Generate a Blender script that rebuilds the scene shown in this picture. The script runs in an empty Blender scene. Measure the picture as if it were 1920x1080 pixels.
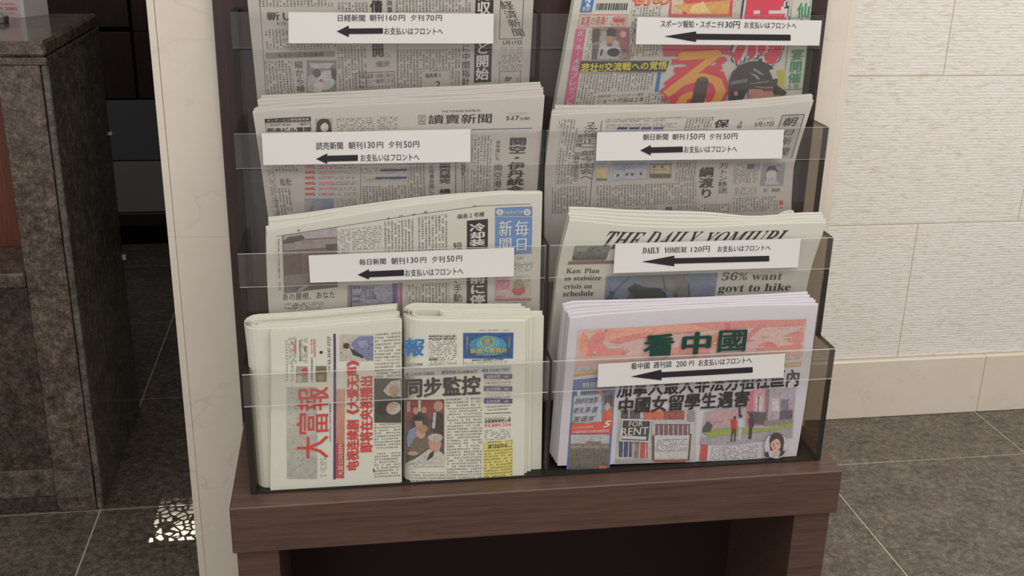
import bpy, math, random
import numpy as np
from mathutils import Vector, Matrix
random.seed(7)
S = bpy.context.scene
COL = S.collection
# ------------------------------------------------------------------ camera
H = 1.40
YAW, PITCH, ROLL, FPX = math.radians(9.19), math.radians(20.17), math.radians(-1.277), 2024.0
def cam_axes():
    cy, sy, cp, sp, cr, sr = (math.cos(YAW), math.sin(YAW), math.cos(PITCH), math.sin(PITCH), math.cos(ROLL), math.sin(ROLL))
    F = np.array([sy*cp, cy*cp, -sp]); R = np.array([cy, -sy, 0.0]); D = np.cross(F, R)
    if D[2] > 0: D = -D
    return cr*R+sr*D, -sr*R+cr*D, F
AR, AD, AF = cam_axes()
cam = bpy.data.objects.new('camera', bpy.data.cameras.new('camera')); COL.objects.link(cam)
cam.matrix_world = Matrix(((AR[0], -AD[0], -AF[0], 0), (AR[1], -AD[1], -AF[1], 0), (AR[2], -AD[2], -AF[2], H), (0, 0, 0, 1)))
cam.data.sensor_width = 36; cam.data.lens = 36*FPX/1920; cam.data.clip_start = 0.02
S.camera = cam
# ------------------------------------------------------------------ world, lamps, exposure
S.view_settings.view_transform = 'Standard'; S.view_settings.look = 'None'
S.view_settings.exposure = 0.0; S.view_settings.gamma = 1; S.view_settings.use_curve_mapping = False
S.cycles.transparent_max_bounces = 24
W = bpy.data.worlds.new('world'); S.world = W; W.use_nodes = True
W.node_tree.nodes['Background'].inputs[0].default_value = (1, .975, .955, 1)
W.node_tree.nodes['Background'].inputs[1].default_value = 0.55
def area(name, loc, tgt, size, power, col=(1, .955, .905)):
    l = bpy.data.lights.new(name, 'AREA'); l.shape = 'RECTANGLE'; l.size, l.size_y = size; l.energy = power; l.color = col
    o = bpy.data.objects.new(name, l); COL.objects.link(o); o.location = loc
    o.rotation_euler = (Vector(tgt)-Vector(loc)).to_track_quat('-Z', 'Y').to_euler(); return o
area('ceiling_or_fill_light', (1.05, -0.2, 2.7), (0.9, 0.6, 0), (2.2, 1.6), 25)
area('ceiling_or_fill_light', (2.3, 1.2, 2.7), (2.0, 2.0, 0), (1.2, 1.2), 21)
area('ceiling_or_fill_light', (-0.25, 0.1, 2.7), (-0.15, 1.68, .7), (.7, .7), 5.5)  # added fill light, brightens the marble pillar
area('ceiling_or_fill_light', (-1.2, 3.7, 2.36), (-1.2, 4.4, .3), (.8, .3), 2.2)  # faint fill light added to lift the staff area drawers
area('fill_light', (-1.0, -1.6, 1.7), (-.1, 1.6, .6), (.8, .8), 9)  # added fill behind the camera, lifts the lower pillar and counter

# ------------------------------------------------------------------ pixel -> point
def ray(px, py): return AR*(px-960)+AD*(py-540)+AF*FPX
def onY(px, py, y): r = ray(px, py); p = r*(y/r[1]); p[2] += H; return p
def proj(p):
    q = np.array(p)-np.array([0, 0, H]); d = q@AF
    return 960+FPX*(q@AR)/d, 540+FPX*(q@AD)/d

# ------------------------------------------------------------------ tags
def tag(o, label=None, cat=None, group=None, kind=None):
    if label: o['label'] = label
    if cat: o['category'] = cat
    if group: o['group'] = group
    if kind: o['kind'] = kind
    return o
def empty(name, loc, label=None, cat=None, group=None, kind=None):
    o = bpy.data.objects.new(name, None); COL.objects.link(o); o.location = loc; o.empty_display_size = .05
    return tag(o, label, cat, group, kind)
def link_mesh(name, verts, faces, mats, parent=None, fmat=None, uvs=None, smooth=False, cols=None):
    m = bpy.data.meshes.new(name)
    base = Vector(parent.location) if parent is not None else Vector((0, 0, 0))
    if parent is not None and parent.parent is not None: base = Vector(parent.parent.location)+base
    vs = [tuple(Vector(map(float, v))-base) for v in verts]
    m.from_pydata(vs, [], faces)
    for mt in (mats if isinstance(mats, (list, tuple)) else [mats]): m.materials.append(mt)
    if fmat: m.polygons.foreach_set('material_index', fmat)
    if smooth: m.polygons.foreach_set('use_smooth', [True]*len(m.polygons))
    if uvs is not None:
        ul = m.uv_layers.new(name='UVMap'); li = np.empty(len(m.loops), dtype=np.int32); m.loops.foreach_get('vertex_index', li)
        ul.data.foreach_set('uv', np.asarray(uvs, dtype=np.float32)[li].ravel())
    if cols is not None:
        ca = m.color_attributes.new('Col', 'FLOAT_COLOR', 'POINT')
        c4 = np.ones((len(verts), 4), dtype=np.float32); c4[:, :3] = np.asarray(cols); ca.data.foreach_set('color', c4.ravel())
    m.update()
    o = bpy.data.objects.new(name, m); COL.objects.link(o)
    if parent is not None: o.parent = parent
    return o
class MB:
    def __init__(s): s.v = []; s.f = []; s.m = []
    def box(s, x0, x1, y0, y1, z0, z1, mi=0, bev=0.0, edge=None):
        n = len(s.v)
        if bev:
            b = bev
            import itertools
            bm_v = []
            # chamfered box: three rings of vertices per corner
            P = {}
            for i, X in enumerate((x0, x1)):
                for j, Y in enumerate((y0, y1)):
                    for k, Z in enumerate((z0, z1)):
                        sx, sy, sz = (b if i == 0 else -b), (b if j == 0 else -b), (b if k == 0 else -b)
                        P[i, j, k, 0] = len(s.v); s.v.append((X, Y+sy, Z+sz))
                        P[i, j, k, 1] = len(s.v); s.v.append((X+sx, Y, Z+sz))
                        P[i, j, k, 2] = len(s.v); s.v.append((X+sx, Y+sy, Z))
            def add(*q): s.f.append(q); s.m.append(mi)
            for i in (0, 1):
                a = [P[i, 0, 0, 0], P[i, 1, 0, 0], P[i, 1, 1, 0], P[i, 0, 1, 0]]; add(*(a if i else a[::-1]))
                a = [P[0, i, 0, 1], P[1, i, 0, 1], P[1, i, 1, 1], P[0, i, 1, 1]]; add(*(a[::-1] if i else a))
                a = [P[0, 0, i, 2], P[1, 0, i, 2], P[1, 1, i, 2], P[0, 1, i, 2]]; add(*(a if i else a[::-1]))
            for i in (0, 1):
                for j in (0, 1):
                    a = [P[i, j, 0, 0], P[i, j, 1, 0], P[i, j, 1, 1], P[i, j, 0, 1]]; add(*(a if (i != j) else a[::-1]))
                    a = [P[i, 0, j, 0], P[i, 1, j, 0], P[i, 1, j, 2], P[i, 0, j, 2]]; add(*(a[::-1] if (i != j) else a))
                    a = [P[0, i, j, 1], P[1, i, j, 1], P[1, i, j, 2], P[0, i, j, 2]]; add(*(a if (i != j) else a[::-1]))
            for i in (0, 1):
                for j in (0, 1):
                    for k in (0, 1):
                        a = [P[i, j, k, 0], P[i, j, k, 1], P[i, j, k, 2]]; add(*(a if (i+j+k) % 2 else a[::-1]))
            return s
        s.v += [(x0, y0, z0), (x1, y0, z0), (x1, y1, z0), (x0, y1, z0), (x0, y0, z1), (x1, y0, z1), (x1, y1, z1), (x0, y1, z1)]
        s.f += [(n, n+3, n+2, n+1), (n+4, n+5, n+6, n+7), (n, n+1, n+5, n+4), (n+1, n+2, n+6, n+5), (n+2, n+3, n+7, n+6), (n+3, n, n+4, n+7)]
        e = mi if edge is None else edge
        s.m += [e, e, mi, mi, mi, mi]
        return s
    def build(s, name, mats, parent=None, smooth=False):
        return link_mesh(name, s.v, s.f, mats, parent, s.m, smooth=smooth)

# ------------------------------------------------------------------ materials
def lin(c): return tuple(((x/255)/12.92 if x/255 <= .04045 else ((x/255+.055)/1.055)**2.4) for x in c)
def newmat(name):
    m = bpy.data.materials.new(name); m.use_nodes = True; nt = m.node_tree; nt.nodes.clear()
    out = nt.nodes.new('ShaderNodeOutputMaterial'); return m, nt, out
def N(nt, t, **k):
    n = nt.nodes.new(t)
    for a, b in k.items():
        if a.startswith('i_'): n.inputs[a[2:].replace('_', ' ')].default_value = b
        else: setattr(n, a, b)
    return n
def L(nt, a, b): nt.links.new(a, b)
def math_n(nt, op, a, b=None, c=None, clamp=False):
    n = nt.nodes.new('ShaderNodeMath'); n.operation = op; n.use_clamp = clamp
    for i, x in enumerate((a, b, c)):
        if x is None: continue
        if isinstance(x, (int, float)): n.inputs[i].default_value = x
        else: nt.links.new(x, n.inputs[i])
    return n.outputs[0]
def mixc(nt, f, a, b, blend='MIX'):
    n = nt.nodes.new('ShaderNodeMix'); n.data_type = 'RGBA'; n.blend_type = blend
    for i, x in ((0, f), (6, a), (7, b)):
        if isinstance(x, (int, float)): n.inputs[i].default_value = x
        elif isinstance(x, tuple): n.inputs[i].default_value = (*x[:3], 1)
        else: nt.links.new(x, n.inputs[i])
    return n.outputs[2]
def ramp(nt, f, stops):
    n = nt.nodes.new('ShaderNodeValToRGB'); cr = n.color_ramp
    while len(cr.elements) < len(stops): cr.elements.new(.5)
    for e, (p, c) in zip(cr.elements, stops): e.position = p; e.color = (*c[:3], 1)
    nt.links.new(f, n.inputs[0]); return n.outputs[0]
def noise(nt, vec, scale, detail=4, rough=.6, dist=0.0, out=0):
    n = nt.nodes.new('ShaderNodeTexNoise'); n.inputs['Scale'].default_value = scale; n.inputs['Detail'].default_value = detail
    n.inputs['Roughness'].default_value = rough; n.inputs['Distortion'].default_value = dist; nt.links.new(vec, n.inputs['Vector']); return n.outputs[out]
def wpos(nt, scale=(1, 1, 1)):
    g = nt.nodes.new('ShaderNodeNewGeometry'); m = nt.nodes.new('ShaderNodeMapping'); m.inputs['Scale'].default_value = scale
    nt.links.new(g.outputs['Position'], m.inputs['Vector']); return m.outputs[0]
def prin(nt, out, col, rough=.5, spec=.5, bump=None, bstr=.2, bdist=.01, coat=0):
    p = nt.nodes.new('ShaderNodeBsdfPrincipled')
    if isinstance(col, tuple): p.inputs['Base Color'].default_value = (*col[:3], 1)
    else: nt.links.new(col, p.inputs['Base Color'])
    if isinstance(rough, (int, float)): p.inputs['Roughness'].default_value = rough
    else: nt.links.new(rough, p.inputs['Roughness'])
    p.inputs['Specular IOR Level'].default_value = spec; p.inputs['Coat Weight'].default_value = coat
    if bump is not None:
        b = nt.nodes.new('ShaderNodeBump'); b.inputs['Strength'].default_value = bstr; b.inputs['Distance'].default_value = bdist
        nt.links.new(bump, b.inputs['Height']); nt.links.new(b.outputs[0], p.inputs['Normal'])
    nt.links.new(p.outputs[0], out.inputs[0]); return p
def flat(name, c, rough=.6, spec=.3, nz=0.0, nscale=40):
    m, nt, out = newmat(name); c = lin(c)
    if nz:
        f = noise(nt, wpos(nt), nscale, 5, .65)
        col = mixc(nt, f, tuple(x*(1-nz) for x in c), tuple(min(1, x*(1+nz)) for x in c))
        prin(nt, out, col, rough, spec)
    else: prin(nt, out, c, rough, spec)
    return m
def granite(name, dark, mid, light, rough=.12, spec=.5, sc=1.0):
    m, nt, out = newmat(name); p = wpos(nt)
    a = noise(nt, p, 45*sc, 8, .78, .25); b = noise(nt, p, 190*sc, 4, .7); c = noise(nt, p, 9*sc, 4, .6, .2)
    f = math_n(nt, 'ADD', math_n(nt, 'MULTIPLY', a, .55), math_n(nt, 'MULTIPLY', b, .3))
    f = math_n(nt, 'ADD', f, math_n(nt, 'MULTIPLY', c, .15))
    col = ramp(nt, f, [(.39, lin(dark)), (.50, lin(mid)), (.62, lin(light))])
    hue = noise(nt, p, 22*sc, 3, .5)
    col = mixc(nt, math_n(nt, 'MULTIPLY', hue, .35), col, mixc(nt, 1.0, col, (1.25, .95, .85), 'MULTIPLY'))
    prin(nt, out, col, rough, spec); return m
def marble(name, c0, c1, vein, rough=.22):
    m, nt, out = newmat(name); p = wpos(nt, (1, 1, 1.6))
    a = noise(nt, p, 5, 8, .68, 1.2); b = noise(nt, p, 26, 5, .6, .5)
    col = mixc(nt, a, lin(c0), lin(c1))
    v = noise(nt, p, 5, 5, .5, .8)
    v = math_n(nt, 'ABSOLUTE', math_n(nt, 'SUBTRACT', v, .5))
    v = ramp(nt, v, [(0, (1, 1, 1)), (.012, (0, 0, 0))])
    g = ramp(nt, noise(nt, p, 3.2, 2), [(.5, (0, 0, 0)), (.7, (1, 1, 1))])
    vm = math_n(nt, 'MULTIPLY', math_n(nt, 'MULTIPLY', v, g), .22)
    col = mixc(nt, vm, col, lin(vein))
    sp = ramp(nt, b, [(.66, (0, 0, 0)), (.74, (1, 1, 1))])
    col = mixc(nt, math_n(nt, 'MULTIPLY', sp, .22), col, lin(vein))
    prin(nt, out, col, rough, .4); return m
def wood(name, c0, c1, horiz=True, rough=.38):
    m, nt, out = newmat(name); p = wpos(nt, (1.2, 14, 30) if horiz else (30, 14, 1.2))
    a = noise(nt, p, 6, 6, .7, .3); b = noise(nt, wpos(nt, (4, 60, 160) if horiz else (160, 60, 4)), 5, 3, .6)
    f = math_n(nt, 'ADD', math_n(nt, 'MULTIPLY', a, .6), math_n(nt, 'MULTIPLY', b, .4))
    prin(nt, out, ramp(nt, f, [(.35, lin(c0)), (.65, lin(c1))]), rough, .4, bump=b, bstr=.06, bdist=.001); return m
def roughstone(name):
    m, nt, out = newmat(name)
    p = wpos(nt); wob = noise(nt, wpos(nt, (1, 1, 2)), 22, 3, .6)
    sx = N(nt, 'ShaderNodeSeparateXYZ'); L(nt, p, sx.inputs[0])
    zz = math_n(nt, 'MULTIPLY_ADD', wob, .007, sx.outputs[2])
    wv = math_n(nt, 'SINE', math_n(nt, 'MULTIPLY', zz, 2*math.pi/.0078))
    chp = noise(nt, wpos(nt, (42, 42, 150)), 1.0, 4, .65, .5)
    big = noise(nt, p, 3.5, 4, .6); st = noise(nt, wpos(nt, (1, 1, 2.5)), 30, 5, .6)
    h = math_n(nt, 'ADD', math_n(nt, 'MULTIPLY', wv, .14), math_n(nt, 'MULTIPLY', chp, 1.5))
    col = mixc(nt, big, lin((236, 231, 222)), lin((246, 243, 238)))
    col = mixc(nt, ramp(nt, st, [(.55, (0, 0, 0)), (.78, (.5, .5, .5))]), col, lin((204, 182, 146)))
    col = mixc(nt, ramp(nt, chp, [(.30, (.35, .35, .35)), (.5, (0, 0, 0))]), col, lin((190, 172, 140)))
    prin(nt, out, col, .85, .15, bump=h, bstr=.42, bdist=.004); return m
def acrylic(name, tint, haze=.04, hazecol=(.8, .8, .78), rough=.04, refl=1.0):
    m, nt, out = newmat(name)
    t = N(nt, 'ShaderNodeBsdfTransparent'); t.inputs[0].default_value = (*tint, 1)
    d = N(nt, 'ShaderNodeBsdfDiffuse'); d.inputs[0].default_value = (*hazecol, 1)
    g = N(nt, 'ShaderNodeBsdfGlossy'); g.inputs['Roughness'].default_value = rough
    mx = N(nt, 'ShaderNodeMixShader'); mx.inputs[0].default_value = haze
    L(nt, t.outputs[0], mx.inputs[1]); L(nt, d.outputs[0], mx.inputs[2])
    ge = N(nt, 'ShaderNodeNewGeometry'); dt = N(nt, 'ShaderNodeVectorMath', operation='DOT_PRODUCT'); L(nt, ge.outputs['Normal'], dt.inputs[0]); L(nt, ge.outputs['Incoming'], dt.inputs[1])
    gr = math_n(nt, 'POWER', math_n(nt, 'SUBTRACT', 1, math_n(nt, 'ABSOLUTE', dt.outputs['Value']), clamp=True), 5)
    fr = math_n(nt, 'MULTIPLY_ADD', gr, .5, .025)     # surface reflection rises toward a grazing view
    m2 = N(nt, 'ShaderNodeMixShader'); L(nt, math_n(nt, 'MULTIPLY', fr, refl, clamp=True), m2.inputs[0])
    L(nt, mx.outputs[0], m2.inputs[1]); L(nt, g.outputs[0], m2.inputs[2]); L(nt, m2.outputs[0], out.inputs[0])
    return m
def printed(name='printed_picture', nz=.42):
    m, nt, out = newmat(name); a = N(nt, 'ShaderNodeVertexColor'); a.layer_name = 'Col'
    f = noise(nt, wpos(nt), 420, 3, .7); g = noise(nt, wpos(nt), 110, 4, .7, .8)
    k = math_n(nt, 'ADD', math_n(nt, 'MULTIPLY', f, nz), math_n(nt, 'MULTIPLY', g, nz*1.6))
    k = math_n(nt, 'ADD', k, 1-nz*1.3)
    c = N(nt, 'ShaderNodeCombineColor'); [L(nt, k, c.inputs[i]) for i in range(3)]
    prin(nt, out, mixc(nt, .20, mixc(nt, 1.0, a.outputs[0], c.outputs[0], 'MULTIPLY'), lin((150, 144, 136))), .6, .25); return m  # grey mixed into the print colours imitates haze over them
def texty(name, paper, ink, pitch=.0048, glyph=.0034, vert=True, dens=.55, line=.62, blank=.12):
    """small newspaper type: rows or columns of random marks in the sheet's own coordinates (metres)"""
    m, nt, out = newmat(name); uv = N(nt, 'ShaderNodeUVMap'); s = N(nt, 'ShaderNodeSeparateXYZ'); L(nt, uv.outputs[0], s.inputs[0])
    a, b = (s.outputs[0], s.outputs[1]) if vert else (s.outputs[1], s.outputs[0])
    ap = math_n(nt, 'DIVIDE', a, pitch); ai = math_n(nt, 'FLOOR', ap); af = math_n(nt, 'FRACT', ap)
    band = math_n(nt, 'LESS_THAN', math_n(nt, 'ABSOLUTE', math_n(nt, 'SUBTRACT', af, .5)), line/2)
    bi = math_n(nt, 'FLOOR', math_n(nt, 'DIVIDE', b, glyph)); bf = math_n(nt, 'FRACT', math_n(nt, 'DIVIDE', b, glyph))
    gap = math_n(nt, 'LESS_THAN', math_n(nt, 'ABSOLUTE', math_n(nt, 'SUBTRACT', bf, .5)), .42)
    c = N(nt, 'ShaderNodeCombineXYZ'); L(nt, ai, c.inputs[0]); L(nt, bi, c.inputs[1])
    wn = N(nt, 'ShaderNodeTexWhiteNoise', noise_dimensions='2D'); L(nt, c.outputs[0], wn.inputs['Vector'])
    here = math_n(nt, 'GREATER_THAN', wn.outputs['Value'], blank)
    c2 = N(nt, 'ShaderNodeCombineXYZ'); L(nt, math_n(nt, 'FLOOR', math_n(nt, 'DIVIDE', a, .00075)), c2.inputs[0]); L(nt, math_n(nt, 'FLOOR', math_n(nt, 'DIVIDE', b, .00075)), c2.inputs[1])
    w2 = N(nt, 'ShaderNodeTexWhiteNoise', noise_dimensions='2D'); L(nt, c2.outputs[0], w2.inputs['Vector'])
    st = math_n(nt, 'LESS_THAN', w2.outputs['Value'], dens+.2)
    f = math_n(nt, 'MULTIPLY', math_n(nt, 'MULTIPLY', band, gap), math_n(nt, 'MULTIPLY', here, st))
    f = math_n(nt, 'MULTIPLY', f, .85)
    prin(nt, out, mixc(nt, f, lin(paper), lin(ink)), .75, .15); return m
def marks(name, paper, ink):     # sheer noise specks for printing too small to form lines
    return texty(name, paper, ink, .0030, .0022, False, .6, .6, .25)

M = {}
NEWS = (190, 184, 176); WARM = (220, 219, 204); COOL = (208, 202, 208); CREAM = (206, 203, 192); INK = (66, 63, 61)
def papermat(name, c):
    m, nt, out = newmat(name); f = noise(nt, wpos(nt), 60, 5, .7); c = lin(c)
    prin(nt, out, mixc(nt, f, tuple(x*.95 for x in c), tuple(min(1, x*1.04) for x in c)), .8, .12); return m
M['news'] = papermat('newsprint_grey', NEWS); M['warm'] = papermat('newsprint_cream', WARM)
M['cool'] = papermat('newsprint_white', COOL); M['cream'] = papermat('newsprint_pale', CREAM)
M['ink'] = flat('printing_ink_black', INK, .6, .2); M['inkg'] = flat('printing_ink_grey', (92, 88, 86), .6, .2)
M['white'] = flat('label_paper', (228, 225, 222), .55, .3); M['labelink'] = flat('label_ink', (46, 42, 46), .5, .3)
M['red'] = flat('printing_ink_red', (212, 84, 80), .6, .2); M['redo'] = flat('printing_ink_crimson', (214, 84, 100), .6, .2)
M['orange'] = flat('printing_ink_orange', (226, 166, 92), .6, .2); M['yellow'] = flat('printing_ink_yellow', (226, 214, 92), .6, .2)
M['blue'] = flat('printing_ink_blue', (70, 128, 190), .6, .2); M['green'] = flat('printing_ink_green', (74, 146, 104), .6, .2)
M['teal'] = flat('printing_ink_dark_green', (38, 74, 66), .6, .2); M['paperink'] = flat('unprinted_paper', (212, 208, 200), .7, .2)
M['navy'] = flat('printing_ink_navy', (72, 78, 118), .6, .2); M['pink'] = flat('printing_ink_pink', (226, 110, 150), .6, .2)
M['gold'] = flat('printing_ink_gold', (206, 178, 92), .5, .3); M['purple'] = flat('printing_ink_purple', (96, 74, 128), .6, .2)
M['pic'] = printed()
for k, pc in (('news', NEWS), ('warm', WARM), ('cool', COOL), ('cream', CREAM)):
    M['tv_'+k] = texty('small_vertical_type_'+k, pc, (100, 97, 93)); M['th_'+k] = texty('small_horizontal_type_'+k, pc, (118, 115, 108), vert=False)
    M['tm_'+k] = marks('tiny_type_'+k, pc, (104, 101, 98))
M['type_yellow'] = texty('type_on_yellow', (222, 210, 128), (130, 120, 70), vert=False)
M['granite'] = granite('polished_brown_granite', (44, 38, 35), (96, 86, 77), (150, 136, 122), sc=1.1)
M['granite_dark'] = granite('polished_dark_granite', (34, 30, 28), (70, 62, 55), (112, 100, 88), sc=1.1)
M['granite_side'] = granite('polished_granite_panel', (50, 50, 46), (96, 94, 86), (140, 136, 122), .12)
M['tile'] = granite('grey_brown_floor_granite', (54, 49, 43), (96, 90, 81), (140, 132, 120), .24, .4, 1.2)
M['grout'] = flat('pale_grout', (196, 186, 168), .8, .2)
M['marble'] = marble('cream_marble', (224, 212, 195), (238, 229, 215), (176, 152, 116))
M['stone'] = roughstone('split_face_limestone')
M['wood'] = wood('dark_wood_grain', (76, 56, 49), (104, 79, 68)); M['woodv'] = wood('dark_wood_board', (56, 40, 40), (76, 56, 55), False)
M['cabwood'] = wood('dark_cabinet_wood', (40, 28, 27), (58, 42, 38), False, .3); M['redwood'] = wood('reddish_wood', (96, 52, 40), (132, 78, 62), False, .4)
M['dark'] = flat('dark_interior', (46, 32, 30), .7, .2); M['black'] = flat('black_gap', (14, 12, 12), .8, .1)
M['cabgrey'] = flat('grey_laminate', (122, 120, 117), .5, .3); M['cabdark'] = flat('dark_grey_laminate', (84, 86, 90), .5, .3)
M['plaster'] = flat('dark_plaster', (50, 46, 42), .9, .1); M['chrome'] = flat('bright_metal', (220, 220, 215), .25, .9)
M['clear'] = acrylic('clear_acrylic', (.975, .972, .968), .022, (.7, .68, .66)); M['edge'] = acrylic('acrylic_polished_edge', (.75, .78, .76), .55, (.9, .92, .9), .1, 2)
M['smoke'] = acrylic('smoked_acrylic', (.62, .57, .51), .025, (.45, .41, .37)); M['smokeedge'] = acrylic('smoked_acrylic_edge', (.05, .05, .04), .9, (.035, .032, .026), .1)
M['back'] = acrylic('grey_tinted_acrylic', (.955, .95, .95), .015)

# ------------------------------------------------------------------ setting
def build_floor():
    st = empty('floor', (0, 0, 0), kind='structure')
    MB().box(-3.0, 3.6, -1.2, 5.2, -.03, -.0015).build('grout_bed', M['grout'], st)
    proto = None
    for i in range(-4, 6):
        for j in range(-4, 5):
            x = -.6+.6*i; y = 2.345+.6*j
            if proto is None:
                proto = MB().box(.002, .598, .002, .598, -.02, 0, bev=.0008).build('tile', M['tile'], st); o = proto
            else:
                o = bpy.data.objects.new('tile', proto.data); COL.objects.link(o); o.parent = st
            o.location = (x, y, 0)
build_floor()
def build_stone_wall():
    st = empty('wall_back', (.6, 2.608, 0), kind='structure')
    MB().box(.5, 4.0, 2.6095, 2.75, 0, 3.0).build('backing', M['grout'], st)
    rows = [(.180, .5755, 1.535), (.5755, .975, 1.83), (.975, 1.375, 1.54), (1.375, 1.775, 1.84), (1.775, 2.175, 1.54)]
    for z0, z1, jx in rows:
        x = jx-.6*2
        while x < 3.6:
            MB().box(max(x, .5)+.0012, x+.5988, 2.608, 2.63, z0+.0012, z1-.0012, bev=.0012).build('stone_block', M['stone'], st)
            x += .6
    b = empty('baseboard_back', (.6, 2.60, 0), kind='structure')
    for x0, x1 in ((.5, 1.203), (1.203, 1.803), (1.803, 2.403), (2.403, 3.6)):
        MB().box(x0+.0005, x1-.0005, 2.594, 2.626, 0, .178, bev=.002).build('marble_slab', M['marble'], b)
build_stone_wall()
def build_pillar():
    st = empty('wall_pillar', (.27, 1.68, 0), kind='structure')
    zs = [0, .16, .878, 1.55, 2.2, 3.0]
    for a, b in zip(zs, zs[1:]):
        MB().box(-.2655, .812, 1.68, 1.70, a+.0001, b-.0001, bev=.0003).build('marble_slab', M['marble'], st)
        MB().box(-.2775, -.2665, 1.6825, 1.70, a+.0001, b-.0001, bev=.0008).build('corner_strip', M['marble'], st)
        MB().box(.813, .826, 1.6825, 1.70, a+.0001, b-.0001, bev=.0008).build('corner_strip', M['marble'], st)
    MB().box(-.2770, -.2600, 1.7, 2.75, 0, 3.0).build('side_slab', M['marble'], st)
    MB().box(.809, .8255, 1.7, 2.607, 0, 3.0).build('side_slab', M['marble'], st)
    MB().box(-.258, .808, 1.701, 2.7, 0, 2.99).build('core', M['plaster'], st)
build_pillar()
def build_staff_area():
    tag(MB().box(-.2769, -.20, 2.751, 4.9, 0, 3.0).build('wall_right', M['plaster']), kind='structure')
    tag(MB().box(-3.0, -.2, 4.9, 5.0, 0, 3.0).build('wall_rear', M['plaster']), kind='structure')
    tag(MB().box(-3.1, -3.0, 2.9, 4.9, 0, 3.0).build('wall_left', M['plaster']), kind='structure')
    tag(MB().box(-3.0, -.2, 2.60, 4.9, 2.4, 2.5).build('ceiling', M['plaster']), kind='structure')
    c = empty('back_cabinet', (-1.2, 4.4, 0), 'dark wood cabinet wall with grey drawers below, standing behind the granite counter', 'cabinet')
    x0, x1 = -2.6, -.28
    MB().box(x0, x1, 4.45, 4.88, 0, 2.2).build('body', M['black'], c)
    MB().box(x0, x1, 4.43, 4.45, .0, .075).build('toe_kick', M['black'], c)
    MB().box(x0, x1, 4.40, 4.45, .085, .14, bev=.002).build('plinth', M['cabwood'], c)
    for a, b in ((-2.3, -1.48), (-1.47, -.285)):
        MB().box(a, b, 4.40, 4.45, .145, .355, bev=.002).build('drawer', M['cabgrey'], c)
        MB().box(a, b, 4.40, 4.45, .36, .600, bev=.002).build('drawer', M['cabdark'], c)
    for a, b in ((-2.3, -1.48), (-1.47, -.79), (-.785, -.285)): MB().box(a, b-.004, 4.40, 4.45, .606, .862, bev=.003).build('door', M['cabwood'], c)
    for a, b in ((-2.3, -1.48), (-1.47, -.79)):
        MB().box(a, b-.004, 4.40, 4.45, .880, 1.9, bev=.003).build('door', M['cabwood'], c)
    MB().box(-.785, -.289, 4.40, 4.45, .863, 1.9, bev=.003).build('door', M['cabwood'], c)
build_staff_area()
def build_counter():
    c = empty('reception_counter', (-.9, 2.36, 0), 'polished brown granite reception counter left of the marble pillar', 'counter')
    g, gs = M['granite'], M['granite_side']
    MB().box(-1.9, -.594, 2.349, 2.875, 1.062, 1.094, bev=.006).build('top_slab', g, c)
    MB().box(-1.9, -.5925, 2.346, 2.877, 1.046, 1.0615, bev=.002).build('top_moulding', g, c)
    MB().box(-.6925, -.608, 2.3455, 2.37, .002, 1.0455, bev=.001).build('end_column', g, c)
    MB().box(-.6065, -.592, 2.3465, 2.37, .002, 1.0455, bev=.003).build('corner_trim', gs, c)
    MB().box(-.6065, -.5935, 2.371, 2.87, .002, 1.0455, bev=.001).build('side_panel', gs, c)
    MB().box(-1.9, -.694, 2.352, 2.37, .002, .565, bev=.001).build('lower_panel', M['granite_dark'], c)
    MB().box(-1.9, -.694, 2.340, 2.56, .566, .600, bev=.004).build('ledge', g, c)
    MB().box(-1.9, -.694, 2.545, 2.56, .6, 1.0455).build('wood_panel', M['redwood'], c)
    MB().box(-.7225, -.7195, 2.5435, 2.545, .6, 1.0455).build('panel_groove', M['black'], c)
    MB().box(-.6935, -.608, 2.37, 2.56, .002, 1.0455).build('return_panel', gs, c)
    MB().box(-1.9, -.6937, 2.3455, 2.3518, .045, .115, bev=.001).build('reflection_band', M['tile'], c)  # reflected light along the counter foot, put in as paler granite strips
    MB().box(-.6925, -.6075, 2.3405, 2.3454, .04, .110, bev=.001).build('reflection_band', M['tile'], c)
    MB().box(-.60, -.588, 2.862, 2.878, .79, .797, bev=.001).build('bracket', M['chrome'], c)
    MB().box(-.60, -.588, 2.872, 2.882, .448, .462, bev=.001).build('bracket', M['chrome'], c)
    return c
build_counter()

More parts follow.
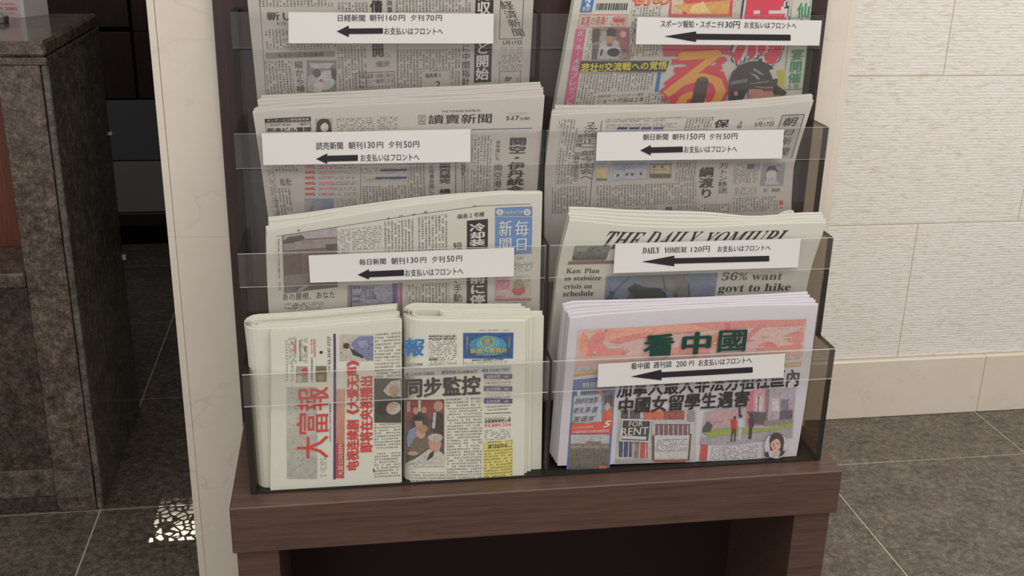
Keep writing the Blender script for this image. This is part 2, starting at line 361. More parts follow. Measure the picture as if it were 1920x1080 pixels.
# ------------------------------------------------------------------ newspaper rack
TY = {1: 1.593, 2: 1.527, 3: 1.466, 4: 1.413}; TZ = {1: 1.233, 2: 1.075, 3: .919, 4: .759}
XL, XR, XM, BY = -.1505, .7282, .2885, 1.654
TRAY = .566
def build_rack():
    r = empty('newspaper_rack', (.2865, 1.5, 0), 'dark wood newspaper rack with stepped smoked acrylic pockets against the marble pillar', 'rack')
    MB().box(-.181, .762, BY, 1.679, .0, 1.95, bev=.0015).build('backboard', M['woodv'], r)
    MB().box(-.178, .750, 1.378, 1.6535, .4905, TRAY, bev=.0015).build('tray', M['wood'], r)
    MB().box(-.1735, -.1135, 1.389, 1.6535, 0, .490, bev=.001).build('leg_panel', M['wood'], r)
    MB().box(.685, .7445, 1.389, 1.6535, 0, .490, bev=.001).build('leg_panel', M['wood'], r)
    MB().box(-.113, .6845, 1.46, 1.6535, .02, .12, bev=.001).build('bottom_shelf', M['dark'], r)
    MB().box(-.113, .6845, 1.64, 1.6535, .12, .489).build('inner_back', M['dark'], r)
    # stepped side panels
    def step(xc, t, name, mat, edge, y0=None):
        pts = [(TY[4], TRAY+.001), (TY[4], TZ[4]), (TY[3], TZ[4]), (TY[3], TZ[3]), (TY[2], TZ[3]), (TY[2], TZ[2]), (TY[1], TZ[2]), (TY[1], TZ[1]), (BY-.001, TZ[1]), (BY-.001, TRAY+.001)]
        n = len(pts); v = [(xc-t/2, y, z) for y, z in pts]+[(xc+t/2, y, z) for y, z in pts]
        f = [tuple(range(n))[::-1], tuple(range(n, 2*n))]; fm = [0, 0]
        for i in range(n): j = (i+1) % n; f.append((i, j, n+j, n+i)); fm.append(1)
        return link_mesh(name, v, f, [mat, edge], r, fm)
    step(XL+.0045, .009, 'side_panel', M['smoke'], M['smokeedge']); step(XR-.0045, .009, 'side_panel', M['smoke'], M['smokeedge'])
    step(XM, .004, 'divider', M['back'], M['smokeedge'])
    MB().box(XL+.008, XR-.008, TY[4]+.001, BY-.002, TRAY+.0005, TRAY+.003).build('pocket_floor', M['smokeedge'], r)
    for y0_, y1_, z_ in ((TY[1]+.003, BY-.001, .990), (TY[2]+.003, TY[1]-.001, .8375), (TY[3]+.003, TY[2]-.001, .6675)):
        for a, b in ((XL+.008, XM-.003), (XM+.003, XR-.008)): MB().box(a, b, y0_, y1_, z_-.003, z_).build('pocket_shelf', M['back'], r)
    for t in (1, 2, 3, 4):
        y = TY[t]; z = TZ[t]
        MB().box(XL, XM-.003, y-.0035, y-.0003, z-.0495, z, 0, edge=1).build('pocket_front', [M['clear'], M['edge']], r)
        MB().box(XM+.003, XR, y-.0035, y-.0003, z-.0495, z, 0, edge=1).build('pocket_front', [M['clear'], M['edge']], r)
        if t < 4:
            MB().box(XL+.008, XM-.003, y+.0, y+.002, TRAY+.004, z-.052, 0).build('pocket_back', M['back'], r)
            MB().box(XM+.003, XR-.008, y+.0, y+.002, TRAY+.004, z-.052, 0).build('pocket_back', M['back'], r)
    return r
build_rack()

# ------------------------------------------------------------------ curved sheet surfaces
class Surf:
    """rows: from the top down, each a list of (px, py, depth) measured points of the sheet turned into real points"""
    def __init__(s, rows, n=25, m=9, P=None):
        if P is None:
            R = []
            for row in rows:
                pts = np.array([onY(a, b, y) for a, b, y in row])
                d = np.r_[0, np.cumsum(np.linalg.norm(np.diff(pts, axis=0), axis=1))]; d /= d[-1]
                R.append(s.smooth(d, pts, np.linspace(0, 1, n)))
            R = np.array(R); h = [0]
            for i in range(1, len(R)): h.append(h[-1]+np.linalg.norm(R[i]-R[i-1], axis=1).mean())
            hv = np.array(h)/h[-1]
            P = s.smooth(hv, R.reshape(len(R), -1), np.linspace(0, 1, m)).reshape(m, n, 3)
        s.P = P; s.m, s.n = P.shape[:2]
        s.W = np.linalg.norm(P[0, -1]-P[0, 0]); s.Hh = np.linalg.norm(P[-1]-P[0], axis=1).mean()
        nn = np.cross(P[0, -1]-P[0, 0], P[-1, 0]-P[0, 0]); s.nrm = nn/np.linalg.norm(nn)
        if s.nrm[1] > 0: s.nrm = -s.nrm
    @staticmethod
    def smooth(t, pts, q):
        pts = np.asarray(pts); k = len(t)
        if k == 2: return pts[0]+(pts[1]-pts[0])*q[:, None]
        tan = np.zeros_like(pts)
        for i in range(k):
            a, b = max(i-1, 0), min(i+1, k-1); tan[i] = (pts[b]-pts[a])/(t[b]-t[a])
        out = []
        for x in q:
            i = min(max(int(np.searchsorted(t, x, 'right'))-1, 0), k-2); h = t[i+1]-t[i]; u = (x-t[i])/h
            out.append((2*u**3-3*u*u+1)*pts[i]+(u**3-2*u*u+u)*h*tan[i]+(-2*u**3+3*u*u)*pts[i+1]+(u**3-u*u)*h*tan[i+1])
        return np.array(out)
    def at(s, u, v, off=0.0):
        u = np.atleast_1d(np.asarray(u, float)); v = np.atleast_1d(np.asarray(v, float))
        a = u*(s.n-1); b = v*(s.m-1); i = np.clip(np.floor(a).astype(int), 0, s.n-2); j = np.clip(np.floor(b).astype(int), 0, s.m-2)
        fa = (a-i)[:, None]; fb = (b-j)[:, None]; P = s.P
        q = (P[j, i]*(1-fa)+P[j, i+1]*fa)*(1-fb)+(P[j+1, i]*(1-fa)+P[j+1, i+1]*fa)*fb
        return q+s.nrm*off
    def uv(s, px, py):
        u, v = .5, .5; e = 1e-4
        for _ in range(12):
            p = np.array(proj(s.at(u, v)[0])); r = np.array([px, py])-p
            if abs(r).max() < .02: break
            J = np.array([(np.array(proj(s.at(u+e, v)[0]))-p)/e, (np.array(proj(s.at(u, v+e)[0]))-p)/e]).T
            d = np.linalg.solve(J, r); u += float(np.clip(d[0], -.6, .6)); v += float(np.clip(d[1], -.9, .9))
        return u, v
    def box(s, b):
        x0, y0, x1, y1 = b; cx, cy = (x0+x1)/2, (y0+y1)/2
        u0 = s.uv(x0, cy)[0]; u1 = s.uv(x1, cy)[0]; v0 = s.uv(cx, y0)[1]; v1 = s.uv(cx, y1)[1]
        return u0, v0, u1, v1
    def shifted(s, top, bot):
        k = np.linspace(0, 1, s.m)[:, None, None]
        return Surf(None, P=s.P+np.asarray(top)*(1-k)+np.asarray(bot)*k)

_tc = {}
def text_mesh(txt, bold):
    key = (txt, bold)
    if key in _tc: return _tc[key]
    c = bpy.data.curves.new('t', 'FONT'); c.body = txt; c.resolution_u = 2
    o = bpy.data.objects.new('t', c); COL.objects.link(o)
    dg = bpy.context.evaluated_depsgraph_get(); dg.update()
    m = bpy.data.meshes.new_from_object(o.evaluated_get(dg))
    v = np.empty(len(m.vertices)*3); m.vertices.foreach_get('co', v); v = v.reshape(-1, 3); v[:, 2] = 0
    f = [tuple(p.vertices) for p in m.polygons]
    bpy.data.objects.remove(o); bpy.data.curves.remove(c); bpy.data.meshes.remove(m)
    if bold > .005:
        d = bold*(.62 if bold < .028 else .8 if bold < .1 else 1.1); g_ = d*.7
        sh = ((-d, 0), (d, 0)) if bold <= .02 else ((-d, 0), (d, 0), (0, -g_), (0, g_), (0, 0))
        if bold > .1: sh = ((-d, 0), (d, 0), (0, -d), (0, d), (-g_, -g_), (g_, -g_), (-g_, g_), (g_, g_), (0, 0))
        n = len(v); v = np.vstack([v+np.array([*q, i+1.0]) for i, q in enumerate(sh)]); f = [tuple(x+k*n for x in q) for k in range(len(sh)) for q in f]
    _tc[key] = (v, f); return v, f
def serif(t, italic=False):
    o = ''
    for ch in t:
        if 'A' <= ch <= 'Z': o += chr((0x1D468 if italic else 0x1D400)+ord(ch)-65)
        elif 'a' <= ch <= 'z': o += chr((0x1D482 if italic else 0x1D41A)+ord(ch)-97)
        elif '0' <= ch <= '9': o += chr(0x1D7CE+ord(ch)-48)
        else: o += ch
    return o
def text_uv(sf, parent, name, txt, uvb, mat, bold=0.0, vert=False, rot=0, off=.0006, shear=0.0):
    if vert:
        V = []; F = []; n = 0
        for i, ch in enumerate(txt):
            if ch == ' ': continue
            v, f = text_mesh(ch, bold)
            if ch in 'ー－': c = v.mean(0); v = np.c_[-(v[:, 1]-c[1])+.5, v[:, 0]-c[0]+.38, v[:, 2]]
            V.append(v+np.array([0, -i*1.0, 0])); F += [tuple(k+n for k in q) for q in f]; n += len(v)
        V = np.vstack(V)
    else: V, F = text_mesh(txt, bold)
    if len(V) == 0: return None
    lay = V[:, 2:3]*.00002; V = V[:, :2]; lo, hi = V.min(0), V.max(0); q = (V-lo)/(hi-lo)
    if shear: q[:, 0] += shear*(q[:, 1]-.5)*(hi[1]-lo[1])/(hi[0]-lo[0])
    u0, v0, u1, v1 = uvb
    if rot == 0: a, b = q[:, 0], 1-q[:, 1]
    else: a, b = 1-q[:, 1], 1-q[:, 0]; F = F  # reads from the bottom up
    if rot: a = 1-q[:, 1]; b = 1-q[:, 0]
    return link_mesh(name, sf.at(u0+(u1-u0)*a, v0+(v1-v0)*b, off)+sf.nrm*lay, F, mat, parent)
class Page:
    def __init__(s, sf, parent): s.s = sf; s.p = parent
    def text(s, txt, box, mat='ink', bold=.0, vert=False, rot=0, name='headline', off=.0006, shear=0.0):
        return text_uv(s.s, s.p, name, txt, s.s.box(box), M[mat], bold, vert, rot, off, shear)
    def rect(s, box, mat, name='text_block', off=.0003, uvbox=None):
        u0, v0, u1, v1 = uvbox or s.s.box(box); nx = max(2, int(abs(u1-u0)*24)+1); ny = max(2, int(abs(v1-v0)*10)+1)
        U, V = np.meshgrid(np.linspace(u0, u1, nx), np.linspace(v0, v1, ny)); U = U.ravel(); V = V.ravel()
        f = [(j*nx+i, (j+1)*nx+i, (j+1)*nx+i+1, j*nx+i+1) for j in range(ny-1) for i in range(nx-1)]
        return link_mesh(name, s.s.at(U, V, off), f, M[mat] if isinstance(mat, str) else mat, s.p, uvs=np.c_[U*s.s.W, -V*s.s.Hh])
    def frame(s, box, mat='ink', w=1.2, name='rule', off=.0005):
        x0, y0, x1, y1 = box; u0, v0, u1, v1 = s.s.box(box); wu = w/1350/s.s.W; wv = w/1350/s.s.Hh; V = []; F = []
        for a in ((u0, v0, u1, v0+wv), (u0, v1-wv, u1, v1), (u0, v0, u0+wu, v1), (u1-wu, v0, u1, v1)):
            n = len(V); k = 12
            hor = (a[2]-a[0])*s.s.W > (a[3]-a[1])*s.s.Hh
            for t in np.linspace(0, 1, k):
                if hor: V += [(a[0]+(a[2]-a[0])*t, a[1]), (a[0]+(a[2]-a[0])*t, a[3])]
                else: V += [(a[0], a[1]+(a[3]-a[1])*t), (a[2], a[1]+(a[3]-a[1])*t)]
            F += [(n+2*i, n+2*i+1, n+2*i+3, n+2*i+2) for i in range(k-1)]
        V = np.array(V); return link_mesh(name, s.s.at(V[:, 0], V[:, 1], off), F, M[mat], s.p)
    def line(s, pts, mat='ink', w=1.2, name='rule', off=.0005):
        q = []
        for (xa, ya), (xb, yb) in zip(pts, pts[1:]):
            for t in np.linspace(0, 1, 8, endpoint=False): q.append((xa+(xb-xa)*t, ya+(yb-ya)*t))
        q.append(pts[-1]); V = []
        dx, dy = pts[-1][0]-pts[0][0], pts[-1][1]-pts[0][1]; l = math.hypot(dx, dy); nx, ny = -dy/l*w/2, dx/l*w/2
        for x, y in q: V += [s.s.uv(x+nx, y+ny), s.s.uv(x-nx, y-ny)]
        V = np.array(V); F = [(2*i, 2*i+1, 2*i+3, 2*i+2) for i in range(len(q)-1)]
        return link_mesh(name, s.s.at(V[:, 0], V[:, 1], off), F, M[mat], s.p)
    def photo(s, box, shapes, bg=(150, 148, 142), bg2=None, name='photo', off=.0006, quad=None, speck=True):
        """box background with a two-tone fade and traced colour areas, all one printed picture"""
        x0, y0, x1, y1 = box; V = []; F = []; C = []; Z = []
        bg2 = bg2 or bg; nx = ny = 5
        for j in range(ny):
            for i in range(nx):
                a, b = i/(nx-1), j/(ny-1)
                if quad:
                    t = [(quad[0][k]*(1-a)+quad[1][k]*a)*(1-b)+(quad[3][k]*(1-a)+quad[2][k]*a)*b for k in (0, 1)]
                else: t = (x0+(x1-x0)*a, y0+(y1-y0)*b)
                V.append(s.s.uv(*t)); Z.append(off); C.append(tuple(p*(1-b)+q*b for p, q in zip(lin(bg), lin(bg2))))
        F += [(j*nx+i, (j+1)*nx+i, (j+1)*nx+i+1, j*nx+i+1) for j in range(ny-1) for i in range(nx-1)]
        polys = []; shapes = list(shapes); n0 = len(shapes)
        def expand(pts):
            if isinstance(pts[0], str):
                _, cx, cy, rx, ry = pts[:5]; ro = math.radians(pts[5]) if len(pts) > 5 else 0
                return [(cx+rx*math.cos(a)*math.cos(ro)-ry*math.sin(a)*math.sin(ro), cy+rx*math.cos(a)*math.sin(ro)+ry*math.sin(a)*math.cos(ro)) for a in [2*math.pi*i/16 for i in range(16)]]
            if pts[0][0] == 'b': _, a, b, c_, d = pts[0]; return [(a, b), (c_, b), (c_, d), (a, d)]
            return pts
        def inside(x, y, p):
            r = False; j = len(p)-1
            for i in range(len(p)):
                if (p[i][1] > y) != (p[j][1] > y) and x < (p[j][0]-p[i][0])*(y-p[i][1])/(p[j][1]-p[i][1])+p[i][0]: r = not r
                j = i
            return r
        if speck and n0 >= 3:
            ex = [(c, expand(p)) for c, p in shapes]; qd = quad or [(x0, y0), (x1, y0), (x1, y1), (x0, y1)]
            xs = [p[0] for p in qd]+[q[0] for _, p in ex for q in p]; ys = [p[1] for p in qd]+[q[1] for _, p in ex for q in p]
            area_ = (max(xs)-min(xs))*(max(ys)-min(ys)); rn = random.Random(len(xs)*7+int(min(xs)))
            for _ in range(int(min(260, area_/22))):
                x = rn.uniform(min(xs)+1, max(xs)-1); y = rn.uniform(min(ys)+1, max(ys)-1); cc = None
                for c, p in ex:
                    if inside(x, y, p): cc = c
                if cc is None:
                    if inside(x, y, qd): cc = bg if rn.random() < .5 else bg2
                    else: continue
                w = rn.uniform(1.2, 4.2); h = rn.uniform(.8, 2.6); k = rn.choice((.80, .88, .92, 1.08, 1.14)); a = rn.uniform(-1.2, 1.2)
                pp = [(x+w*math.cos(a+t)*.5+0, y+h*math.sin(t)*.6) for t in (0, 1.3, 2.4, 3.6, 5.0)]
                if all(inside(u, v, qd) or any(inside(u, v, p) for _, p in ex) for u, v in pp): shapes.append((tuple(min(250, int(q*k)) for q in cc), pp))
        for k, (c, pts) in enumerate(shapes):
            k = k if k < n0 else n0+1
            if isinstance(pts[0], str):      # ('e', cx, cy, rx, ry[, rot])
                _, cx, cy, rx, ry = pts[:5]; ro = math.radians(pts[5]) if len(pts) > 5 else 0; N_ = 16
                pts = [(cx+rx*math.cos(a)*math.cos(ro)-ry*math.sin(a)*math.sin(ro), cy+rx*math.cos(a)*math.sin(ro)+ry*math.sin(a)*math.cos(ro)) for a in [2*math.pi*i/N_ for i in range(N_)]]
            elif pts[0][0] == 'b': _, a, b, c_, d = pts[0]; pts = [(a, b), (c_, b), (c_, d), (a, d)]
            n = len(V); cl = lin(c)
            for p in pts: V.append(s.s.uv(*p)); Z.append(off+.0003+.00004*(k+1)); C.append(cl)
            F.append(tuple(range(n, n+len(pts))))
        V = np.array(V); P = s.s.at(V[:, 0], V[:, 1])+s.s.nrm*np.array(Z)[:, None]
        return link_mesh(name, P, F, M['pic'], s.p, cols=C)

def fold_over(sf, parent, mat, t=.005, vb=1.0, name='front_sheet', u0=0, u1=1, inset=0):
    """a leaf that comes up the front, rolls over the fold at the top and goes down the back"""
    us = np.linspace(u0, u1, 25); prof = []
    for v in np.linspace(vb, 0, 10): prof.append((v, 0, 0))
    for a in (30, 60, 90, 120, 150, 180):
        r = t/2; prof.append((0, r*math.sin(math.radians(a)), r-r*math.cos(math.radians(a))))
    for v in (vb*.3, vb*.7, vb): prof.append((v, 0, t))
    V = []
    for v, up, back in prof:
        V.append(sf.at(us, np.full(25, v))+np.array([0, 0, up])-sf.nrm*back)
    V = np.vstack(V); n = len(prof)
    F = [(j*25+i, j*25+i+1, (j+1)*25+i+1, (j+1)*25+i) for j in range(n-1) for i in range(24)]
    return link_mesh(name, V, F, mat, parent, smooth=True)
def slab(sf, mat, parent, name, d0, d1, v0, v1, u0, u1, arr=None):
    us = np.linspace(u0, u1, 13); vs = np.linspace(v0, v1, 6); U, Vv = np.meshgrid(us, vs); U = U.ravel(); Vv = Vv.ravel()
    A = sf.at(U, Vv, -d0); B = sf.at(U, Vv, -d1); V = np.vstack([A, B]); n = len(A); nx, ny = 13, 6
    F = [(j*nx+i, (j+1)*nx+i, (j+1)*nx+i+1, j*nx+i+1) for j in range(ny-1) for i in range(nx-1)]
    F += [(n+a, n+d, n+c, n+b) for a, b, c, d in F]
    rim = [i for i in range(nx)]+[j*nx+nx-1 for j in range(1, ny)]+[(ny-1)*nx+i for i in range(nx-2, -1, -1)]+[j*nx for j in range(ny-2, 0, -1)]
    for a, b in zip(rim, rim[1:]+rim[:1]): F.append((a, b, n+b, n+a))
    if arr is not None:
        k = len(arr[0]); arr[0].extend(map(tuple, V)); arr[1].extend([tuple(x+k for x in f) for f in F]); return
    return link_mesh(name, V, F, mat, parent)
def newspaper(sf, mat, label, group, vb, t=.0052, cat='newspaper'):
    p = sf.at(.5, min(vb, 3))[0]; e = empty('newspaper', tuple(p), label, cat, group)
    fold_over(sf, e, mat, t, vb)
    arr = ([], [])
    for k in range(3):
        d = .0009+k*(t-.0022)/3; j = random.uniform(.0005, .002)
        slab(sf, mat, e, 'inner', d, d+(t-.0022)/3-.0003, .003/sf.Hh, vb-.001/sf.Hh, random.uniform(0, .003), 1-random.uniform(0, .003), arr)
    link_mesh('inner_sheets', arr[0], arr[1], mat, e)
    return e
ORD = ['front', 'second', 'third', 'fourth', 'fifth', 'sixth', 'seventh']
def stack(rows, back, depth, n, mat, what, group, zb, jit=1.0, step=.0058, t=.0052):
    """front copy plus n copies behind it, each a little farther up; back = measured outline of the rear copy's fold"""
    sf = Surf(rows); v0 = (sf.P[0, :, 2].mean()-zb)/sf.Hh
    top = sf.P[0]
    bp = np.array([onY(a, b, depth) for a, b in back])
    d = np.r_[0, np.cumsum(np.linalg.norm(np.diff(bp, axis=0), axis=1))]; d /= d[-1]
    bt = Surf.smooth(d, bp, np.linspace(0, 1, sf.n))
    e0 = newspaper(sf, mat, what[0], group, v0, t)
    yb = sf.P[0, :, 1].mean()
    for k in range(1, n+1):
        f = k/n; w = f+random.uniform(-.06, .06)*jit*(k < n)
        dl = (bt-top)*w; dl[:, 1] = -0+step*k; dl[:, 2] = (bt-top)[:, 2]*w
        k3 = np.linspace(0, 1, sf.m)[:, None, None]
        low = np.tile(dl.mean(0), (sf.n, 1)); low[:, 1] = step*k
        uu = np.linspace(0, 1, sf.n); ph = random.uniform(0, 6.28); wav = (np.sin(uu*random.uniform(5, 9)+ph)*.5+np.sin(uu*random.uniform(14, 22)+ph*2)*.3)*.0022*jit*(k < n)
        dl[:, 2] += wav; dl[:, 0] += random.uniform(-.0022, .0022)*jit*(k < n)
        P = sf.P.copy()+dl[None]*(1-k3)+low[None]*k3
        s2 = Surf(None, P=P)
        newspaper(s2, mat, what[1].format(ORD[k]), group, v0, t)
    return sf, e0

# ------------------------------------------------------------------ price labels
def price_label(tier, quad, label, lines, arrow, grp='white price labels on the rack'):
    y = TY[tier]-.0046
    sf = Surf([[(*quad[0], y), (*quad[1], y)], [(*quad[3], y), (*quad[2], y)]], n=5, m=3)
    e = empty('price_label', tuple(sf.at(.5, 1)[0]), label, 'label', grp)
    arr = ([], []); slab(sf, None, e, 'card', -.0003, .0003, 0, 1, 0, 1, arr); link_mesh('card', arr[0], arr[1], M['white'], e)
    pg = Page(sf, e)
    for txt, box, bold, sh in lines: pg.text(txt, box, 'labelink', bold, name='lettering', off=.0009)
    x0, x1, xs, yc, dy, h1, h2 = arrow  # tip x, tail x, head end x, y at tip, y change to tail, head half, shaft half
    f = lambda x: yc+dy*(x-x0)/(x1-x0)
    pts = [(x0, f(x0)), (xs, f(xs)-h1), (xs, f(xs)-h2), (x1, f(x1)-h2), (x1, f(x1)+h2), (xs, f(xs)+h2), (xs, f(xs)+h1)]
    uv = np.array([sf.uv(*p) for p in pts])
    link_mesh('arrow', sf.at(uv[:, 0], uv[:, 1], .0009), [(0, 6, 5, 2, 1), (2, 5, 4, 3)], M['labelink'], e)
PAY = 'お支払いはフロントへ'
price_label(1, [(541, 22.5), (925.7, 25.8), (925, 81.5), (541, 81)], 'white price label reading 160 yen and 70 yen over the top left newspaper',
    [('日経新聞', (633.5, 27, 684.5, 39.8), .012, 0), ('朝刊', (693, 27, 719, 39.5), .01, 0), ('160', (724, 27.5, 744, 38.5), 0, 0), ('円', (747.5, 28, 759.5, 38.8), .01, 0), ('夕刊', (770, 27.5, 795, 39), .01, 0), ('70', (799, 28, 814, 38.8), 0, 0), ('円', (817, 28, 828.5, 39), .01, 0),
     (PAY, (720.5, 51.5, 830.5, 65), .012, 0)], (631.5, 718, 654, 58.8, -1, 10.8, 5.2))
price_label(1, [(1195, 32), (1541, 38.5), (1536, 85.5), (1192, 83)], 'white price label reading 130 yen across the sports newspaper',
    [('スポーツ報知・スポニチ', (1238.5, 38.5, 1353, 52), .012, 0), ('130円', (1354, 39.5, 1387, 53), .01, 0), (PAY, (1395.5, 41, 1493, 53.5), .012, 0)], (1245, 1482, 1305, 68, 2.5, 10, 5.6))
price_label(2, [(490.4, 250), (882, 242), (882, 303.5), (494, 309.5)], 'white price label reading 130 yen, second row, left of the divider',
    [('読売新聞', (592.5, 266, 643, 280), .012, 0), ('朝刊', (653.5, 265.5, 679.5, 279), .01, 0), ('130', (683.5, 265.5, 703, 277.5), 0, 0), ('円', (706.5, 266, 718.5, 277.5), .01, 0), ('夕刊', (728.5, 264.5, 753, 277.5), .01, 0), ('50', (757, 264.5, 772, 276.5), 0, 0), ('円', (774.5, 264.5, 786, 276), .01, 0),
     (PAY, (676, 288, 786, 302), .012, 0)], (592.5, 671, 613.5, 297.8, -2, 9.8, 5.6))
price_label(2, [(1120, 248), (1470, 243), (1466, 297), (1117, 301.5)], 'white price label reading 150 yen, second row, right of the divider',
    [('朝日新聞', (1205.5, 250.5, 1252.5, 262.5), .012, 0), ('朝刊', (1260.5, 250.5, 1283.5, 262), .01, 0), ('150', (1288.5, 250, 1307, 261.5), 0, 0), ('円', (1310, 251, 1321, 261.5), .01, 0), ('夕刊', (1330, 250, 1352, 261.5), .01, 0), ('50', (1356, 250, 1369, 260.5), 0, 0), ('円', (1371.5, 249.5, 1382.5, 260.5), .01, 0),
     (PAY, (1282.5, 273, 1381.5, 286), .012, 0)], (1200, 1280, 1220, 281.8, -2, 9.8, 5.4))
price_label(3, [(578.5, 479), (964, 464), (963.5, 518), (581.6, 530)], 'white price label reading 130 yen, third row, left of the divider',
    [('毎日新聞', (673.5, 484.5, 723.5, 496), .012, 0), ('朝刊', (733.5, 482.5, 759, 495), .01, 0), ('130', (763.5, 482, 784, 492.5), 0, 0), ('円', (788, 482, 799, 492.5), .01, 0), ('夕刊', (809.5, 480, 834, 492), .01, 0), ('50', (838, 479, 852, 490.5), 0, 0), ('円', (855.5, 479, 866.5, 489.5), .01, 0),
     (PAY, (759.5, 503, 868.5, 516.5), .012, 0)], (670.5, 757.5, 692, 515, -4, 9.8, 5.6))
price_label(3, [(1153.8, 457), (1501.6, 448), (1496, 501), (1150, 512)], 'white price label reading 120 yen over the English-language newspaper',
    [(serif('DAILY'), (1205, 463.5, 1237, 474.5), -.016, 0), (serif('YOMIURI'), (1245.5, 463, 1287, 473.5), -.016, 0), ('120円', (1295.5, 461.5, 1330.5, 472.5), 0, 0), (PAY, (1345.5, 459.5, 1444.5, 471), .012, 0)], (1203, 1442, 1264, 490.5, -6, 10, 5.2))
price_label(4, [(1122, 682.5), (1472, 663), (1469, 707.6), (1120, 726)], 'cream white price label reading 200 yen, bottom row, right of the divider',
    [('看中國', (1183, 679.5, 1217.5, 691.5), .012, 0), ('週刊誌', (1225, 677, 1259.5, 689), .01, 0), ('200', (1268, 676.5, 1287, 687), 0, 0), ('円', (1292, 676, 1301, 685.5), .01, 0), (PAY, (1310, 671, 1409, 683.5), .012, 0)], (1182, 1411, 1240, 705.8, -12.8, 10, 5.2))

# ------------------------------------------------------------------ newspapers
V_ = True
# business daily, top left
rows = [[(464, 0, 1.603), (1000.5, 0, 1.603)], [(483, 188, 1.609), (992, 160, 1.609)]]
sf0 = Surf(rows)
# extend upward beyond the frame to the fold
P = sf0.P; up = (P[0]-P[-1])*.55
sfN = Surf(None, P=np.array([P[0]+up*(1-k) for k in np.linspace(0, .999, 4)]+list(P)))
e = newspaper(sfN, M['news'], 'grey business newspaper with black vertical headline, top left of the rack', 'newspapers in the top left pocket', 1.3)
newspaper(sfN.shifted((-.001, .007, .006), (-.001, .007, .004)), M['news'], 'second copy hidden behind the business newspaper at top left', 'newspapers in the top left pocket', 1.3)
g = Page(sf0, e)
g.rect((484, 0, 624, 12), 'tv_news'); g.rect((634, 4, 690, 22), 'tv_news'); g.rect((740, 0, 885, 22), 'tv_news'); g.rect((497, 55, 545, 92), 'tv_news'); g.rect((545, 82, 630, 92), 'tv_news')
g.text('新し', (500, 22, 548, 38), 'ink', .03); g.text('新工場', (519, 41, 536, 47), 'inkg', 0, name='caption')
g.rect((498, 97, 628, 108), 'inkg', 'headline_bar', .00035).data.materials[0] = flat('grey_bar', (142, 138, 134))
g.text('もろかった部品集積', (521, 98.5, 607, 106.5), 'ink', 0, name='headline', off=.0007)
g.text('縦から横', (554, 114, 570, 173), 'ink', .0, V_); g.rect((499, 113, 550, 176), 'tv_news')
g.photo((575, 113, 631, 175), [((188, 186, 182), [(576, 145), (600, 130), (612, 140), (600, 172), (578, 172)]), ((205, 203, 200), ('e', 612, 150, 16, 20, 30)), ((98, 92, 88), ('e', 594, 137, 8, 8)), ((184, 120, 112), ('e', 602, 151, 4, 3)), ((78, 76, 78), [(620, 126), (631, 130), (630, 152), (622, 146)]), ((196, 196, 190), [(580, 118), (626, 118), (618, 128), (584, 128)]), ((214, 212, 208), [(588, 156), (606, 156), (604, 173), (586, 172)])], (140, 138, 130), (150, 148, 142))
g.rect((633, 86, 690, 180), 'tv_news'); g.text('債発再開', (695, 0, 719, 107), 'ink', .035, V_); g.rect((722, 100, 733, 108), 'tm_news')
g.text('商事', (725, 0, 736, 24), 'ink', 0, V_, name='caption'); g.text('大城優哉 白逸咲子', (704, 114, 731, 125), 'inkg', 0, name='caption')
g.frame((666, 135, 740, 178), 'inkg', 1.0); g.text('低速温度 10倍に向上', (672, 138, 738, 146), 'inkg', .0, name='caption'); g.text('テレビに一番気になる', (672, 148, 738, 156), 'inkg', 0, name='caption'); g.rect((672, 160, 738, 176), 'tv_news')
g.rect((746, 93, 862, 168), 'tv_news'); g.line([(745, 0), (745, 172)], 'inkg', .8)
g.rect((793, 134, 843, 170), 'news', 'caption_panel', .00045); g.text('福島第１', (797, 137, 827, 145), 'ink', .02, name='caption', off=.0009); g.text('2', (817, 152, 826, 164), 'ink', 0, name='caption', off=.0009)
g.text('に中間指針', (866, 84, 881, 160), 'ink', .01, V_); g.rect((890, 0, 923, 154), 'ink', 'headline_bar', .0004)
g.text('原発収拾めど開始', (893, -48, 919, 150), 'paperink', .035, V_, off=.0008)
g.frame((938, -60, 982, 73), 'ink', 1.1); g.text('経済新聞', (949, 2, 973, 68), 'ink', .0, V_, name='masthead', shear=-.3)
g.text('5月17日', (942, 76, 978, 84), 'ink', .02, name='date_line'); g.rect((937, 87, 981, 94), 'tm_news'); g.rect((935, 97, 980, 130), 'tm_news'); g.frame((936, 133, 976, 166), 'inkg', .8)
g.text('か', (946, 143, 960, 152), 'ink', .03, name='emblem'); g.rect((968, 145, 973, 158), 'tm_news')
g.line([(487, 0), (499, 178)], 'inkg', .8)

# sports daily, top right
rows = [[(1077, 0, 1.603), (1523, 0, 1.603)], [(1040, 204, 1.609), (1503, 182, 1.609)]]
sf0 = Surf(rows); P = sf0.P; up = (P[0]-P[-1])*.55
sfS = Surf(None, P=np.array([P[0]+up*(1-k) for k in np.linspace(0, .999, 4)]+list(P)))
e = newspaper(sfS, M['cream'], 'sports newspaper with huge red and orange characters and a batter in black helmet', 'newspapers in the top right pocket', 1.3)
newspaper(sfS.shifted((-.001, .007, .006), (-.001, .007, .004)), M['cream'], 'second copy hidden behind the colourful sports newspaper', 'newspapers in the top right pocket', 1.3)
g = Page(sf0, e)
g.photo((1090, 0, 1113, 24), [((226, 228, 232), [(1097, 0), (1109, 0), (1107, 12), (1098, 12)])], (60, 120, 190), name='emblem', quad=[(1092, -2), (1114, -2), (1109, 23), (1087, 23)])
g.text('N', (1098, 1, 1108, 10), 'blue', .03, name='emblem', off=.0010); g.text('東奥', (1091, 12, 1106, 21), 'paperink', 0, name='emblem', off=.001)
x = 1118
random.seed(3)
